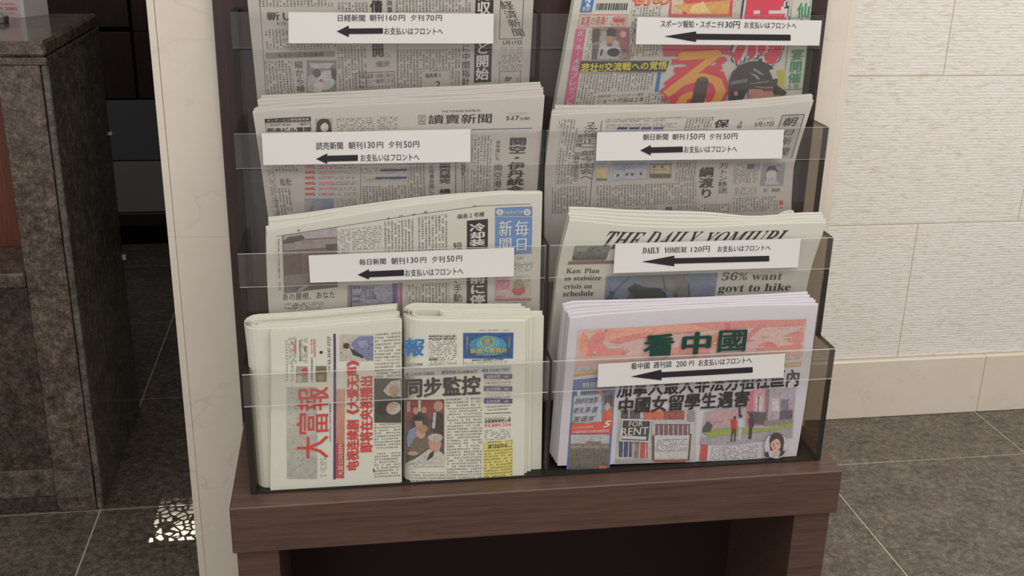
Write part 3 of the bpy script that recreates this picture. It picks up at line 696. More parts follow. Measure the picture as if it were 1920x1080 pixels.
while x < 1174:
    w = random.choice((1, 1.6, 2.4)); g.rect((x, 6, x+w, 19), 'ink', 'barcode_bar', .0004); x += w+random.choice((1.2, 1.8))
g.frame((1085, 27, 1175, 51), 'redo', 1); g.text('真夏の祭典！ご招待', (1089, 30, 1172, 48), 'red', 0, name='caption'); g.rect((1150, 35, 1170, 41), 'red', 'caption_panel', .0007)
g.rect((1183, 12, 1240, 30), 'tv_cream'); g.rect((1180, 30, 1193, 110), 'tv_cream')
g.text('初めて', (1186, -16, 1292, 11), 'redo', .055); g.text('初めて', (1188, -14, 1290, 8), 'orange', .01, off=.0009)
# pink column with vertical words
g.photo((0, 0, 0, 0), [], (214, 96, 140), (214, 96, 140), name='headline_panel', quad=[(1080, 54), (1099, 54), (1077, 201), (1056, 201)])
for i, ch in enumerate('火・水・木曜プレゼント'):
    y = 62+i*13.2; cx = 1089-i*2.05
    g.text(ch, (cx-6, y-6, cx+6, y+6) if ch not in '・' else (cx-1.5, y-1.5, cx+1.5, y+1.5), 'paperink', .01, name='headline', off=.0012)
g.rect((1101, 55, 1108, 112), 'tv_cream')
g.photo((1110, 51, 1181, 112), [((70, 62, 66), [(1112, 54), (1126, 54), (1122, 78), (1110, 80)]), ((176, 168, 168), [(1128, 60), (1140, 56), (1142, 76), (1124, 80)]), ((150, 92, 96), [(1152, 54), (1180, 52), (1178, 100), (1160, 96)]), ((206, 170, 170), ('e', 1168, 64, 6, 6)), ((180, 90, 92), ('e', 1166, 80, 9, 5)), ((196, 192, 194), [(1118, 86), (1134, 76), (1158, 76), (1164, 94), (1160, 111), (1112, 111), (1112, 94)]), ((190, 140, 118), ('e', 1143, 76, 7, 10)), ((38, 34, 46), ('e', 1146, 59, 10, 7)), ((38, 34, 46), [(1138, 62), (1156, 64), (1155, 68), (1138, 67)]), ((48, 44, 54), ('e', 1150, 98, 12, 8)), ((100, 94, 112), [(1111, 84), (1124, 84), (1118, 111), (1109, 111)]), ((64, 58, 62), [(1127, 92), (1131, 92), (1128, 104), (1124, 104)]), ((112, 74, 70), ('e', 1143, 84, 5, 3))], (150, 140, 120), (170, 150, 140))
g.rect((1183, 34, 1240, 106), 'tv_cream')
# big characters: red ground, orange strokes
BIG = [((224, 66, 92), [(1257, 0), (1374, 0), (1372, 31), (1253, 31)]), ((220, 196, 172), [(1259, 0), (1281, 0), (1279, 26), (1258, 25)]), ((224, 170, 96), [(1297, 6), (1369, 0), (1366, 26), (1290, 26), (1262, 10)]), ((238, 206, 140), [(1296, 12), (1318, 2), (1332, 25), (1290, 25)]),
       ((224, 66, 92), [(1344, 154), (1356, 153), (1352, 190), (1334, 192)]), ((230, 186, 110), [(1346, 158), (1353, 157), (1349, 174), (1342, 174)]), ((224, 66, 92), [(1358, 158), (1366, 156), (1360, 190), (1353, 190)]), ((230, 186, 110), [(1342, 179), (1348, 179), (1346, 188), (1339, 188)]),
       ((214, 84, 104), [(1240, 84), (1380, 86), (1372, 104), (1350, 100), (1244, 106)]), ((200, 196, 96), [(1444, 134), (1473, 130), (1468, 184), (1440, 188)])]
g.photo((0, 0, 0, 0), BIG, (206, 198, 184), name='headline_art', quad=[(1257, -2), (1489, -2), (1478, 36), (1253, 32)])
for q, (mt, bd) in enumerate((('navy', .15), ('paperink', .11), ('redo', .06))): g.text('馬', (1378-q*-3, -86+q*3, 1482-q*3, 126-q*3), mt, bd, off=.0016+q*.0005)
for q, (mt, bd) in enumerate((('redo', .16), ('orange', .03))): g.text('る', (1238+q*7, 86+q*7, 1370-q*7, 222-q*8), mt, bd, off=.0017+q*.0006)
g.photo((0, 0, 0, 0), [((96, 84, 80), ('e', 1316, 150, 11, 7)), ((70, 52, 48), [(1305, 150), (1327, 151), (1318, 196), (1293, 197)])], (70, 52, 48), name='baseball_bat_picture', quad=[(1306, 152), (1326, 152), (1318, 194), (1294, 196)], off=.0034)
g.photo((0, 0, 0, 0), [((44, 42, 48), [(1366, 150), (1372, 134), (1386, 121), (1406, 114), (1426, 114), (1444, 122), (1454, 136), (1457, 152), (1452, 162), (1400, 168), (1390, 188), (1364, 192)]), ((48, 48, 52), [(1446, 150), (1462, 164), (1474, 172), (1470, 177), (1450, 176)]), ((122, 122, 126), [(1368, 152), (1400, 146), (1399, 153), (1368, 158)]), ((206, 150, 132), [(1402, 166), (1446, 166), (1448, 178), (1440, 186), (1403, 190)]), ((120, 84, 76), [(1420, 164), (1448, 160), (1448, 170), (1430, 170)]), ((214, 210, 196), [(1440, 130), (1452, 128), (1456, 146), (1448, 148)]), ((150, 148, 152), [(1412, 126), (1430, 138), (1428, 141), (1410, 130)]), ((150, 148, 152), [(1402, 134), (1418, 140), (1424, 148), (1418, 148), (1412, 142)]), ((134, 132, 136), [(1404, 155), (1440, 150), (1440, 153), (1404, 157)]), ((28, 26, 32), ('e', 1382, 172, 14, 16)), ((176, 150, 142), ('e', 1378, 174, 4, 5)), ((150, 148, 148), [(1414, 161), (1448, 162), (1448, 164), (1414, 163)])], (44, 42, 48), name='batter_picture', quad=[(1376, 150), (1400, 150), (1390, 180), (1370, 184)], off=.0036)
g.photo((0, 0, 0, 0), [], (46, 42, 40), name='headline_bar', quad=[(1089, 113.5), (1254, 113.5), (1247, 133.5), (1086, 133)], off=.0030)
g.text('悲壮!!交流戦への覚悟', (1088.5, 115.5, 1249, 131.5), 'yellow', .03, off=.0038)
g.rect((1088, 136, 1225, 171), 'tv_cream'); g.rect((1075, 174, 1118, 200), 'tv_cream'); g.rect((1210, 174, 1255, 196), 'tv_cream'); g.rect((1230, 136, 1237, 172), 'blue', 'caption_panel', .0005)
g.text('体調不良でベンチスタート濃厚', (1121, 176, 1206, 181), 'inkg', 0, name='caption'); g.text('ショート代役は上本', (1120, 183, 1207, 192), 'ink', .0)
g.frame((1484, -10, 1520, 34), 'green', 1); g.text('仙台', (1493, 5, 1516, 62), 'green', .03, V_, name='caption')
g.frame((1472, 84, 1510, 168), 'green', 1.4); g.text('宴開催', (1480, 92, 1504, 156), 'green', .03, V_, name='caption'); g.text('５面', (1477, 158, 1498, 166), 'green', .0, name='caption')

# evening daily in the second row left
T2, T3, T4 = 1.532, 1.471, 1.418
rows = [[(474, 212, T2), (534, 206, T2), (640, 200, T2), (786, 193.5, T2), (900, 188.5, T2), (1021, 182, T2)],
        [(480, 250, T2+.001), (1016, 245, T2+.001)], [(489, 310, T2+.002), (1011, 303, T2+.002)], [(500, 388, T2+.003), (1006, 372, T2+.003)]]
sf, e = stack(rows, [(490, 182.5), (610, 177), (760, 169), (900, 163), (1013, 157)], T2+.035, 6, M['news'],
    ('front evening newspaper with brush-written masthead and small portrait, second row left', '{} copy from the front in the tall stack of evening newspapers, second row left'), 'evening newspapers in the second row', .84)
g = Page(sf, e)
g.rect((496, 220.5, 583, 228), 'ink', 'headline_bar', .0004); g.text('サンデービル情報最新版', (500, 222, 580, 226.5), 'paperink', 0, name='caption', off=.0008)
g.frame((498, 229, 583, 246), 'ink', .9); g.text('１名550円 38,000・・一棟売り', (501, 231, 580, 236), 'ink', 0, name='caption'); g.text('松本ビル管理', (501, 238.5, 583, 246.5), 'ink', .035)
g.photo((592, 222, 623, 262), [((44, 40, 40), ('e', 607, 234, 13, 12)), ((44, 40, 40), [(594, 234), (620, 234), (624, 258), (592, 258)]), ((214, 196, 184), ('e', 608.5, 238, 7.5, 8.5)), ((44, 40, 40), [(598, 226), (618, 226), (618, 234), (608, 229), (600, 237)]), ((176, 150, 140), ('e', 609, 242, 2.5, 1))], (170, 166, 158), (120, 116, 112))
g.rect((632, 220, 702, 246), 'tm_news'); g.rect((707, 218, 745, 242), 'tm_news')
g.text('THE YOMIURI SHIMBUN', (828, 206, 900, 210), 'inkg', 0, name='masthead'); g.frame((784.5, 216, 797.5, 233), 'ink', .8); g.text('夕刊', (787, 218, 795, 231), 'ink', 0, V_, name='masthead')
g.text('讀賣新聞', (803, 214, 922, 231.5), 'ink', .012, name='masthead'); g.text('5', (949, 217.5, 955, 225), 'ink', .02, name='date_line'); g.text('月', (956.5, 221, 960, 225), 'ink', 0, name='date_line'); g.text('17', (961, 217, 973, 225), 'ink', .02, name='date_line'); g.text('日火曜日', (975, 219, 993, 225), 'ink', 0, name='date_line'); g.rect((953, 211, 990, 214), 'tm_news')
g.line([(885, 243), (997, 240)], 'navy', 1.0)
g.rect((884, 254, 920, 362), 'tv_news'); g.rect((866, 308, 878, 374), 'tv_news'); g.text('来年度にも', (929, 263, 938, 300), 'ink', 0, V_); g.text('両空港を', (925, 308, 941, 366), 'ink', .0, V_)
g.text('関空・伊丹統合', (951, 258, 985, 362), 'ink', .045, V_); g.line([(854.5, 304), (854.5, 372)], 'ink', 1.2)
g.text('関西補完 構築', (823, 307, 845, 372), 'ink', .035, V_); g.text('広域連合国に出', (804, 308, 814, 371), 'ink', 0, V_); g.rect((765, 306, 798, 372), 'tv_news'); g.text('催都連へ', (864, 306, 872, 336), 'ink', 0, V_, name='caption')
g.text('岡山 博士', (526, 334, 546, 348), 'ink', .01, name='caption'); g.rect((512, 308, 562, 322), 'tv_news'); g.rect((516, 352, 548, 406), 'tv_news'); g.rect((508, 320, 520, 404), 'tm_news')
for r in range(6):
    y = 313+r*10.2; g.rect((572, y-2.5, 586, y+2), 'red', 'table_mark', .0005); g.text('し', (587, y-4, 592, y+2.5), 'ink', .08, name='table_mark')
    g.rect((597, y-3, 670, y+3), 'tm_news', 'table_row'); g.rect((602, y-2, 626, y), 'pink', 'table_mark', .0005)
g.photo((572, 372, 626, 400), [((150, 160, 168), [(590, 374), (604, 378), (600, 398), (585, 398)]), ((168, 166, 160), [(572, 376), (586, 374), (580, 398), (572, 398)])], (138, 150, 166), (128, 142, 164), name='map')
for y, x0 in ((319, 713), (333.5, 704)): g.rect((678, y-4, 762, y+6), 'tm_news'); g.rect((x0, y-2, 763, y+1.6), 'navy', 'headline_bar', .0007)
g.rect((678, 348, 762, 382), 'tv_news'); g.rect((632, 372, 668, 390), 'tm_news'); g.line([(676, 308), (676, 376)], 'inkg', .7)

# morning daily in the second row right
rows = [[(1034, 217, T2), (1120, 213, T2), (1300, 207, T2), (1420, 201, T2), (1525, 190, T2)], [(1030, 250, T2+.001), (1200, 249, T2+.001), (1509, 240, T2+.001)], [(1023, 300, T2+.002), (1494, 288, T2+.002)], [(1021, 345, T2+.004), (1485, 330, T2+.004)], [(1021, 420, T2+.006), (1484, 400, T2+.006)]]
sf, e = stack(rows, [(1040, 200), (1160, 200), (1300, 197), (1420, 188), (1521, 179)], T2+.025, 4, M['news'],
    ('front morning newspaper with a leaning boxed masthead, second row right', '{} copy from the front in the stack of morning newspapers, second row right'), 'morning newspapers in the second row', .84)
g = Page(sf, e)
g.rect((1048, 224, 1078, 240), 'tv_news'); g.rect((1045, 240, 1076, 345), 'tv_news'); g.text('２次補正一部今国会へ', (1089, 229, 1115, 336), 'ink', 0, V_, shear=-.02); g.text('菅政権　加算を援念念で', (1075, 252, 1088, 340), 'ink', 0, V_)
g.rect((1035, 350, 1102, 400), 'tv_news'); g.line([(1129, 226), (1110, 330)], 'ink', 1); g.line([(1110, 330), (1104, 398)], 'ink', 1)
g.rect((1136, 220, 1285, 223), 'tm_news'); g.rect((1135, 224, 1247, 229), 'tm_news'); g.rect((1138, 232, 1268, 240), 'tm_news')
for k in range(4): g.rect((1157+k*22.5, 238.5, 1176+k*22.5, 243), 'navy', 'headline_bar', .0006)
g.rect((1286, 220, 1335, 243), 'tv_news'); g.text('保', (1339, 224, 1367, 239), 'ink', .03); g.text('綱渡り', (1310, 313, 1338, 371), 'ink', .035, V_, shear=-.04); g.text('３号', (1382, 227, 1392, 242), 'ink', 0, V_)
g.text('万トン移送', (1346, 306, 1364, 362), 'ink', 0, V_, shear=-.03); g.text('5月17日', (1415, 228, 1450, 237), 'ink', .0, name='date_line'); g.rect((1420, 221, 1452, 224), 'tm_news')
g.photo((0, 0, 0, 0), [], (172, 168, 162), name='masthead_panel', quad=[(1467, 215.5), (1508, 214), (1484, 296), (1452, 296)], off=.0004)
for ch, (cx, cy, w, h) in zip('朝日新聞', ((1481, 228, 24, 16), (1479, 248, 16, 10), (1474, 264, 20, 14), (1469, 284, 18, 14))): g.text(ch, (cx-w/2, cy-h/2, cx+w/2, cy+h/2), 'ink', 0, name='masthead', off=.001, shear=.15)
g.line([(1467, 216), (1452, 260)], 'ink', 1, off=.0008); g.line([(1508, 214), (1484, 296)], 'ink', 1, off=.0008); g.line([(1467, 216), (1508, 214)], 'ink', 1, off=.0008)
g.photo((1114, 302, 1262, 338), [((150, 160, 178), [(1148, 304), (1214, 304), (1190, 316), (1150, 318)]), ((206, 186, 140), [('b', 1117, 313, 1139, 338)]), ((214, 198, 150), [('b', 1119, 316, 1137, 335)]), ((122, 104, 70), [('b', 1118, 334, 1138, 338)]), ((188, 192, 200), [('b', 1150, 318, 1168, 337)]), ((188, 192, 200), [('b', 1171, 317, 1189, 336)]), ((188, 192, 200), [('b', 1192, 316, 1212, 335)]), ((104, 88, 62), [('b', 1218, 307, 1258, 333)]), ((206, 188, 146), [('b', 1219, 309, 1257, 317)]), ((196, 182, 150), [('b', 1219, 318, 1257, 325)])], (166, 172, 184), (190, 190, 188), name='diagram', quad=[(1116, 303), (1262, 298), (1258, 333), (1113, 339)])
for cx, cy in ((1158, 328), (1175, 326), (1185, 326), (1201, 325), (1226, 312), (1241, 312)): g.rect((cx-2.2, cy-2.2, cx+2.2, cy+2.2), 'inkg', 'diagram_mark', .0022)
g.rect((1266, 300, 1305, 340), 'tv_news'); g.rect((1118, 345, 1305, 384), 'tv_news'); g.rect((1114, 389, 1230, 394), 'tm_news'); g.text('間', (1248, 388, 1260, 398), 'ink', .02, name='caption')
g.rect((1372, 368, 1458, 396), 'tv_news'); g.rect((1263, 383, 1370, 400), 'tv_news'); g.rect((1376, 306, 1422, 332), 'tm_news'); g.rect((1374, 334, 1420, 344), 'tm_news'); g.rect((1378, 350, 1418, 366), 'tm_news')
g.photo((1400, 306, 1426, 318), [((70, 76, 84), [(1402, 308), (1416, 308), (1412, 316), (1400, 316)])], (150, 152, 152))
g.photo((1426, 306, 1472, 348), [((208, 204, 200), ('e', 1446, 330, 10, 14)), ((62, 58, 60), [(1436, 322), (1440, 312), (1452, 310), (1458, 322), (1450, 319), (1442, 319)]), ((190, 188, 190), [(1434, 340), (1440, 334), (1452, 334), (1462, 346), (1432, 347)])], (156, 152, 158), (150, 148, 152), quad=[(1430, 306), (1473, 305), (1468, 348), (1425, 348)])
g.text('第７　解説策', (1432, 353, 1462, 360), 'inkg', 0, name='caption'); g.rect((1461, 376, 1468, 384), 'red', 'red_mark'); g.rect((1463, 388, 1467, 391), 'red', 'red_mark')

# third row left
rows = [[(500.5, 433, T3), (552, 424, T3), (610, 414, T3), (680, 402, T3), (740, 391, T3), (850, 376, T3), (931, 366, T3), (1016, 363.5, T3)], [(499.5, 462, T3+.001), (1015, 430, T3+.001)], [(501, 530, T3+.003), (1013.5, 500, T3+.003)], [(505, 600, T3+.005), (1012, 580, T3+.005)]]
sf, e = stack(rows, [(503, 410.5), (560, 404), (629, 394), (700, 384), (779, 373.5), (846, 367), (900, 363.5), (960, 362), (1013, 361)], T3+.025, 4, M['cream'],
    ('front newspaper with a blue masthead block and a rolling curved top, third row left', '{} copy from the front behind the newspaper with the blue masthead block'), 'newspapers in the third row left', .67)
g = Page(sf, e)
g.line([(518, 443), (640, 424), (780, 402), (900, 386), (995, 382)], 'inkg', .8)
for x, y, ch in ((560, 433, '第'), (729, 410, '毎'), (752, 406, '日'), (776, 403, '新'), (798, 399, '聞'), (890, 387, '年')): g.text(ch, (x-3, y-3, x+3, y+1), 'inkg', 0, name='date_line')
g.photo((530, 440, 633, 548), [((176, 166, 166), [(531, 442), (632, 426), (632, 444), (600, 446), (531, 450)]), ((84, 82, 76), [(531, 452), (540, 444), (556, 442), (566, 440), (572, 446), (560, 452), (532, 456)]), ((150, 140, 134), [(532, 458), (570, 450), (632, 446), (632, 462), (532, 470)]), ((96, 76, 68), [(532, 478), (566, 476), (570, 530), (533, 534)]), ((120, 96, 86), [(566, 478), (584, 476), (582, 530), (568, 532)]), ((88, 80, 78), [(610, 458), (632, 456), (632, 468), (612, 468)]), ((128, 116, 110), [(533, 516), (580, 512), (576, 532), (534, 533)]), ((166, 160, 158), [(554, 547), (570, 534), (580, 534), (562, 548)]), ((118, 112, 110), [(534, 536), (550, 536), (560, 547), (534, 549)])], (128, 108, 102), (104, 98, 96), quad=[(529, 442), (632, 427), (633, 538), (533, 550)])
g.rect((518, 448, 528, 545), 'tv_cream'); g.text('あの屋根、あなた', (530, 548, 628, 561), 'ink', 0, shear=.1); g.rect((540, 566, 606, 580), 'tm_cream'); g.text('こ止へ', (533, 567, 578, 578), 'inkg', 0, name='caption')
g.rect((634, 430, 657, 475), 'tm_cream'); g.rect((661, 424, 715, 468), 'tm_cream'); g.rect((719, 412, 778, 480), 'tv_cream'); g.rect((782, 404, 840, 474), 'tv_cream'); g.rect((762, 532, 842, 578), 'tv_cream')
g.photo((652, 534, 753, 590), [((150, 132, 140), [('b', 652, 536, 658, 590)]), ((74, 68, 84), [('b', 658, 534, 660, 590)]), ((112, 112, 130), [('b', 661, 536, 676, 541)]), ((112, 112, 130), [('b', 661, 552, 676, 557)]), ((112, 112, 130), [('b', 661, 562, 676, 567)]), ((96, 88, 150), [(736, 531), (744, 531), (744, 590), (736, 590)]), ((208, 120, 160), [(745, 530), (750, 530), (750, 590), (745, 590)]), ((150, 110, 130), [(750, 530), (754, 530), (754, 590), (750, 590)])], (168, 172, 184), (172, 174, 186), name='printed_panel', off=.0005)
g.text('2011', (678, 536, 700, 543), 'navy', 0, name='caption', off=.0014); g.text('12:12', (677, 545, 702, 552), 'navy', 0, name='caption', off=.0014); g.text('ー12/2曜', (677, 553, 706, 561), 'navy', 0, name='caption', off=.0014)
g.text('福島１号機', (857, 399, 908, 408), 'ink', .01, name='caption', shear=.1); g.rect((875, 412, 914, 590), 'ink', 'headline_bar', .0004)
g.text('冷却装', (880, 418, 910, 461), 'paperink', .045, V_, off=.001); g.text('前に停止', (880, 512, 910, 590), 'paperink', .045, V_, off=.001)
g.text('短', (850, 454, 866, 467), 'ink', 0); g.text('手動で', (850, 533, 866, 582), 'ink', 0, V_); g.text('、', (852, 526, 857, 531), 'ink', 0)
g.rect((928.5, 388, 997.5, 477), None or 'blue', 'masthead_panel', .0004).data.materials[0] = flat('masthead_blue', (112, 142, 186))
g.text('新聞', (935, 413, 960, 470), 'paperink', .02, V_, name='masthead', off=.001); g.text('毎日', (965, 413, 991, 470), 'paperink', .02, V_, name='masthead', off=.001); g.text('MAINICHI', (946, 394.5, 979, 400.5), 'paperink', 0, name='masthead', off=.001)
for cx in (937, 988): g.photo((cx, 0, 0, 0), [((206, 208, 204), ('e', cx, 397.5, 7, 6.5)), ((110, 150, 200), ('e', cx, 398, 2.4, 2.4)), ((206, 208, 204), ('e', cx, 398, 1.1, 1.1))], (206, 208, 204), name='emblem', quad=[(cx-1, 397), (cx+1, 397), (cx+1, 398), (cx-1, 398)], off=.001)
g.line([(928.5, 406), (997.5, 406)], 'paperink', 1, off=.001)
g.text('1日（火）', (955, 481, 982, 487), 'ink', 0, name='date_line'); g.rect((938, 493, 998, 510), 'tm_cream')
g.photo((928, 516, 996, 562), [((206, 186, 182), [('b', 929, 516, 956, 560)]), ((200, 96, 96), [(959, 545), (966, 535), (984, 538), (984, 548), (974, 554), (964, 552)]), ((166, 158, 120), [(961, 536), (966, 522), (978, 522), (982, 536), (970, 542)]), ((210, 110, 130), [('b', 928, 559, 996, 563)])], (204, 196, 186), name='advert'); g.text('春の特選品ご案内', (930, 522, 956, 543), 'pink', 0, name='advert', off=.0016); g.text('お申し込みは', (931, 553, 948, 556), 'inkg', 0, name='advert', off=.0016)
g.rect((934, 566, 990, 572), 'tm_cream')

# English-language paper, third row right
rows = [[(1067, 414, T3), (1110, 418, T3), (1186, 425.5, T3), (1230, 427, T3), (1300, 428, T3), (1360, 426, T3), (1455, 421, T3), (1549, 419, T3)], [(1057, 450, T3+.001), (1540, 446, T3+.001)], [(1046, 505, T3+.002), (1521, 502, T3+.002)], [(1038, 575, T3+.005), (1509, 560, T3+.005)]]
sf, e = stack(rows, [(1067, 392), (1110, 393), (1166, 397), (1240, 399), (1330, 402), (1406, 409), (1455, 407), (1500, 403), (1542, 402)], T3+.022, 4, M['cream'],
    ('front copy of the English-language newspaper with an italic masthead, third row right', '{} copy from the front in the wavy stack of English-language newspapers'), 'English-language newspapers', .67, .5)
g = Page(sf, e)
MAST = [('THE', (1133, 434.5, 1203, 466)), ('DAILY', (1211, 433.5, 1311, 463)), ('YOMIURI', (1322, 433, 1470, 461))]
for w, b in MAST: g.text(serif(w, True), b, 'ink', -.004, name='masthead', shear=.35)
g.photo((1072, 460, 1144, 488), [((92, 98, 90), [(1074, 484), (1085, 470), (1096, 476), (1104, 466), (1120, 478), (1138, 472), (1136, 486), (1074, 488)]), ((150, 152, 140), [(1080, 463), (1104, 462), (1100, 470), (1082, 472)]), ((60, 66, 58), [(1074, 480), (1090, 484), (1110, 480), (1134, 482), (1134, 487), (1074, 488)])], (128, 132, 120), (98, 104, 94), quad=[(1078, 461), (1145, 460), (1137, 486), (1072, 488)])
g.photo((0, 0, 0, 0), [], (128, 84, 78), name='rule', quad=[(1066, 490), (1154, 488), (1152, 494), (1064, 496)], off=.0005)
for t, b in (('Kan: Plan', (1062, 503, 1124, 512)), ('to stabilize', (1059, 516, 1127, 525.5)), ('crisis on', (1058, 532, 1110, 541)), ('schedule', (1056, 545, 1113, 555))): g.text(serif(t), b, 'ink', .0)
g.text('PAGE 2', (1080, 562, 1098, 565), 'inkg', 0, name='caption')
g.photo((1134, 514, 1344, 566), [((40, 42, 52), [(1175, 541), (1182, 536), (1190, 532), (1210, 538), (1236, 540), (1248, 548), (1252, 562), (1190, 562), (1182, 550)]), ((60, 62, 72), [(1188, 530), (1200, 534), (1206, 539), (1196, 538)]), ((96, 80, 74), [(1174, 562), (1180, 550), (1188, 554), (1190, 564)]), ((70, 72, 80), [(1141, 546), (1147, 544), (1154, 549), (1150, 554), (1143, 552)]), ((66, 70, 82), [(1133, 563), (1143, 551), (1146, 553), (1137, 566)]), ((66, 70, 82), [(1139, 565), (1148, 553), (1150, 555), (1142, 566)]), ((84, 92, 110), [(1150, 545), (1180, 518), (1182, 518), (1152, 547)]), ((136, 136, 130), [(1195, 520), (1240, 514), (1290, 512), (1284, 540), (1262, 548), (1226, 536), (1200, 530)]), ((124, 122, 112), [(1262, 528), (1290, 524), (1296, 556), (1270, 560)]), ((84, 82, 82), [(1290, 530), (1293, 528), (1292, 562), (1289, 562)]), ((84, 80, 74), ('e', 1267, 553, 4, 5)), ((96, 96, 96), [(1240, 516), (1243, 516), (1250, 544), (1246, 544)])], (132, 146, 166), (118, 134, 162), quad=[(1137, 515), (1346, 511), (1338, 566), (1132, 568)])
g.text(serif('56% want'), (1354, 510, 1467, 525), 'inkg', 0, shear=.05); g.text(serif('govt to hike'), (1347, 532, 1482, 550), 'ink', .0, shear=.05); g.text(serif('electricity bills'), (1342, 553, 1480, 572), 'ink', 0)
# loose curled leaf rising from its back copy
def curled_leaf():
    e = empty('newspaper_leaf', tuple(onY(1475, 408, T3+.045)), 'loose curled leaf rising behind the English-language newspapers at the right', 'newspaper')
    pts = [(1456, 407), (1462, 400), (1472, 395.5), (1482, 393.5), (1488, 395), (1489.5, 400), (1489, 409)]
    V = []; n = len(pts)
    for k, (x, y) in enumerate(pts):
        a = onY(x, y, T3+.042+.006*math.sin(k)); V += [tuple(a), tuple(a-np.array([0, -.003, .055]))]
    V += [(x, y+.0006, z) for x, y, z in V]
    m = 2*n; F = [(2*i, 2*i+1, 2*i+3, 2*i+2) for i in range(n-1)]+[(m+2*i, m+2*i+2, m+2*i+3, m+2*i+1) for i in range(n-1)]+[(2*i, 2*i+2, m+2*i+2, m+2*i) for i in range(n-1)]
    link_mesh('leaf', V, F, M['warm'], e, smooth=True)
curled_leaf()

# Chinese weekly, bottom row right
rows = [[(1068, 598, T4), (1120, 592, T4), (1180, 587.5, T4), (1290, 580, T4), (1400, 574.5, T4), (1534, 572.5, T4)], [(1063, 650, T4+.001), (1526, 632, T4+.001)], [(1056, 737, T4+.003), (1517, 707, T4+.003)], [(1049, 820, T4+.005), (1503, 800, T4+.005)], [(1044.5, 879.5, T4+.007), (1150, 877, T4+.007), (1300, 872.5, T4+.007), (1400, 868, T4+.007), (1492, 861.5, T4+.007)]]
sf, e = stack(rows, [(1054, 572), (1062, 567.5), (1150, 565), (1310, 560), (1400, 556), (1513, 549.5)], T4+.026, 4, M['cool'],
    ('front Chinese weekly newspaper with pink landscape banner and green masthead', '{} copy from the front behind the Chinese weekly with the pink banner'), 'Chinese weekly newspapers', .572, .6)
g = Page(sf, e)
random.seed(5)
BAN = [((238, 170, 150), [(1110, 620), (1200, 613), (1290, 606), (1360, 602), (1330, 620), (1240, 628), (1140, 640)]), ((236, 160, 130), [(1087, 634), (1094, 624), (1102, 630), (1104, 655), (1096, 668), (1088, 660)]), ((226, 140, 136), [(1102, 640), (1112, 628), (1126, 620), (1136, 626), (1130, 644), (1142, 656), (1170, 655), (1172, 664), (1100, 668)]), ((228, 142, 136), [(1140, 640), (1170, 630), (1215, 622), (1200, 634), (1160, 644)]), ((224, 150, 140), [(1290, 606), (1420, 600), (1512, 599), (1508, 610), (1440, 612), (1340, 618)]),
       ((222, 120, 120), [(1358, 606), (1368, 604), (1370, 614), (1366, 622), (1360, 621)]), ((224, 138, 132), [(1410, 618), (1424, 608), (1430, 612), (1416, 624), (1400, 640), (1396, 638)]), ((226, 142, 136), [(1420, 652), (1428, 642), (1440, 640), (1452, 644), (1460, 650), (1500, 642), (1504, 652), (1420, 656)]), ((214, 130, 126), [(1430, 650), (1445, 641), (1458, 650)]), ((226, 150, 142), [(1474, 628), (1490, 622), (1506, 620), (1504, 640), (1480, 642)]), ((232, 150, 118), [(1326, 636), (1342, 624), (1346, 640), (1336, 655)]), ((226, 150, 140), [(1230, 655), (1280, 650), (1330, 652), (1330, 662), (1230, 664)]), ((222, 130, 130), [(1210, 634), (1220, 624), (1222, 636)])]
for _ in range(26):
    x = random.uniform(1095, 1500); y = random.uniform(614, 656)-(x-1300)*.03; w = random.uniform(6, 30)
    BAN.append((random.choice([(218, 120, 118), (238, 190, 170), (240, 206, 196), (226, 150, 130)]), [(x, y), (x+w, y-1.5), (x+w*1.1, y), (x+w*.3, y+2)]))
g.photo((0, 0, 0, 0), BAN, (224, 190, 182), (222, 182, 174), name='banner_picture', quad=[(1083.5, 618), (1513, 597), (1505, 668), (1078, 688)], off=.0004)
g.text('看', (1205, 624.5, 1263, 667), 'teal', .05, name='masthead', off=.0036); g.text('中', (1277, 620, 1332, 664), 'teal', .045, name='masthead', off=.0036); g.text('國', (1345, 617, 1398, 657.5), 'teal', .03, name='masthead', off=.0036)
g.rect((1076, 690, 1115, 694), 'tm_cool'); g.rect((1474, 671, 1503, 675), 'tm_cool')
g.photo((0, 0, 0, 0), [((222, 196, 130), [(1077, 699), (1122, 693), (1122, 696), (1077, 702)])], (206, 164, 100), name='rule', quad=[(1077, 698), (1124, 692), (1124, 699), (1075, 706)], off=.0008); g.photo((0, 0, 0, 0), [((226, 200, 132), [(1473, 683), (1501, 681), (1501, 684), (1473, 686)])], (212, 170, 96), name='rule', quad=[(1472, 680), (1503, 678), (1502, 686), (1471, 688)], off=.0008)
BL = (92, 118, 172)
g.photo((0, 0, 0, 0), [], BL, name='column_panel', quad=[(1075, 712), (1155, 704), (1143, 880), (1062, 880)], off=.0004)
g.text('特別推荐', (1092, 715, 1147, 726), 'paperink', .02, name='headline', off=.0012)
g.photo((0, 0, 0, 0), [((196, 200, 210), [(1076, 742), (1127, 738), (1128, 792), (1073, 792)]), ((96, 84, 78), [(1132, 742), (1150, 738), (1148, 762), (1134, 762)]), ((206, 176, 160), ('e', 1139, 762, 5, 8)), ((224, 110, 60), [(1130, 775), (1142, 766), (1148, 770), (1144, 796), (1128, 794)]), ((108, 118, 136), [(1076, 730), (1100, 728), (1120, 734), (1076, 740)]), ((214, 130, 110), [(1118, 728), (1130, 728), (1128, 740), (1122, 738)]), ((224, 222, 226), [(1082, 732), (1088, 731), (1087, 741), (1082, 741)])], (130, 138, 152), (150, 156, 170), quad=[(1075, 731), (1152, 727), (1147, 795), (1070, 793)], off=.0008)
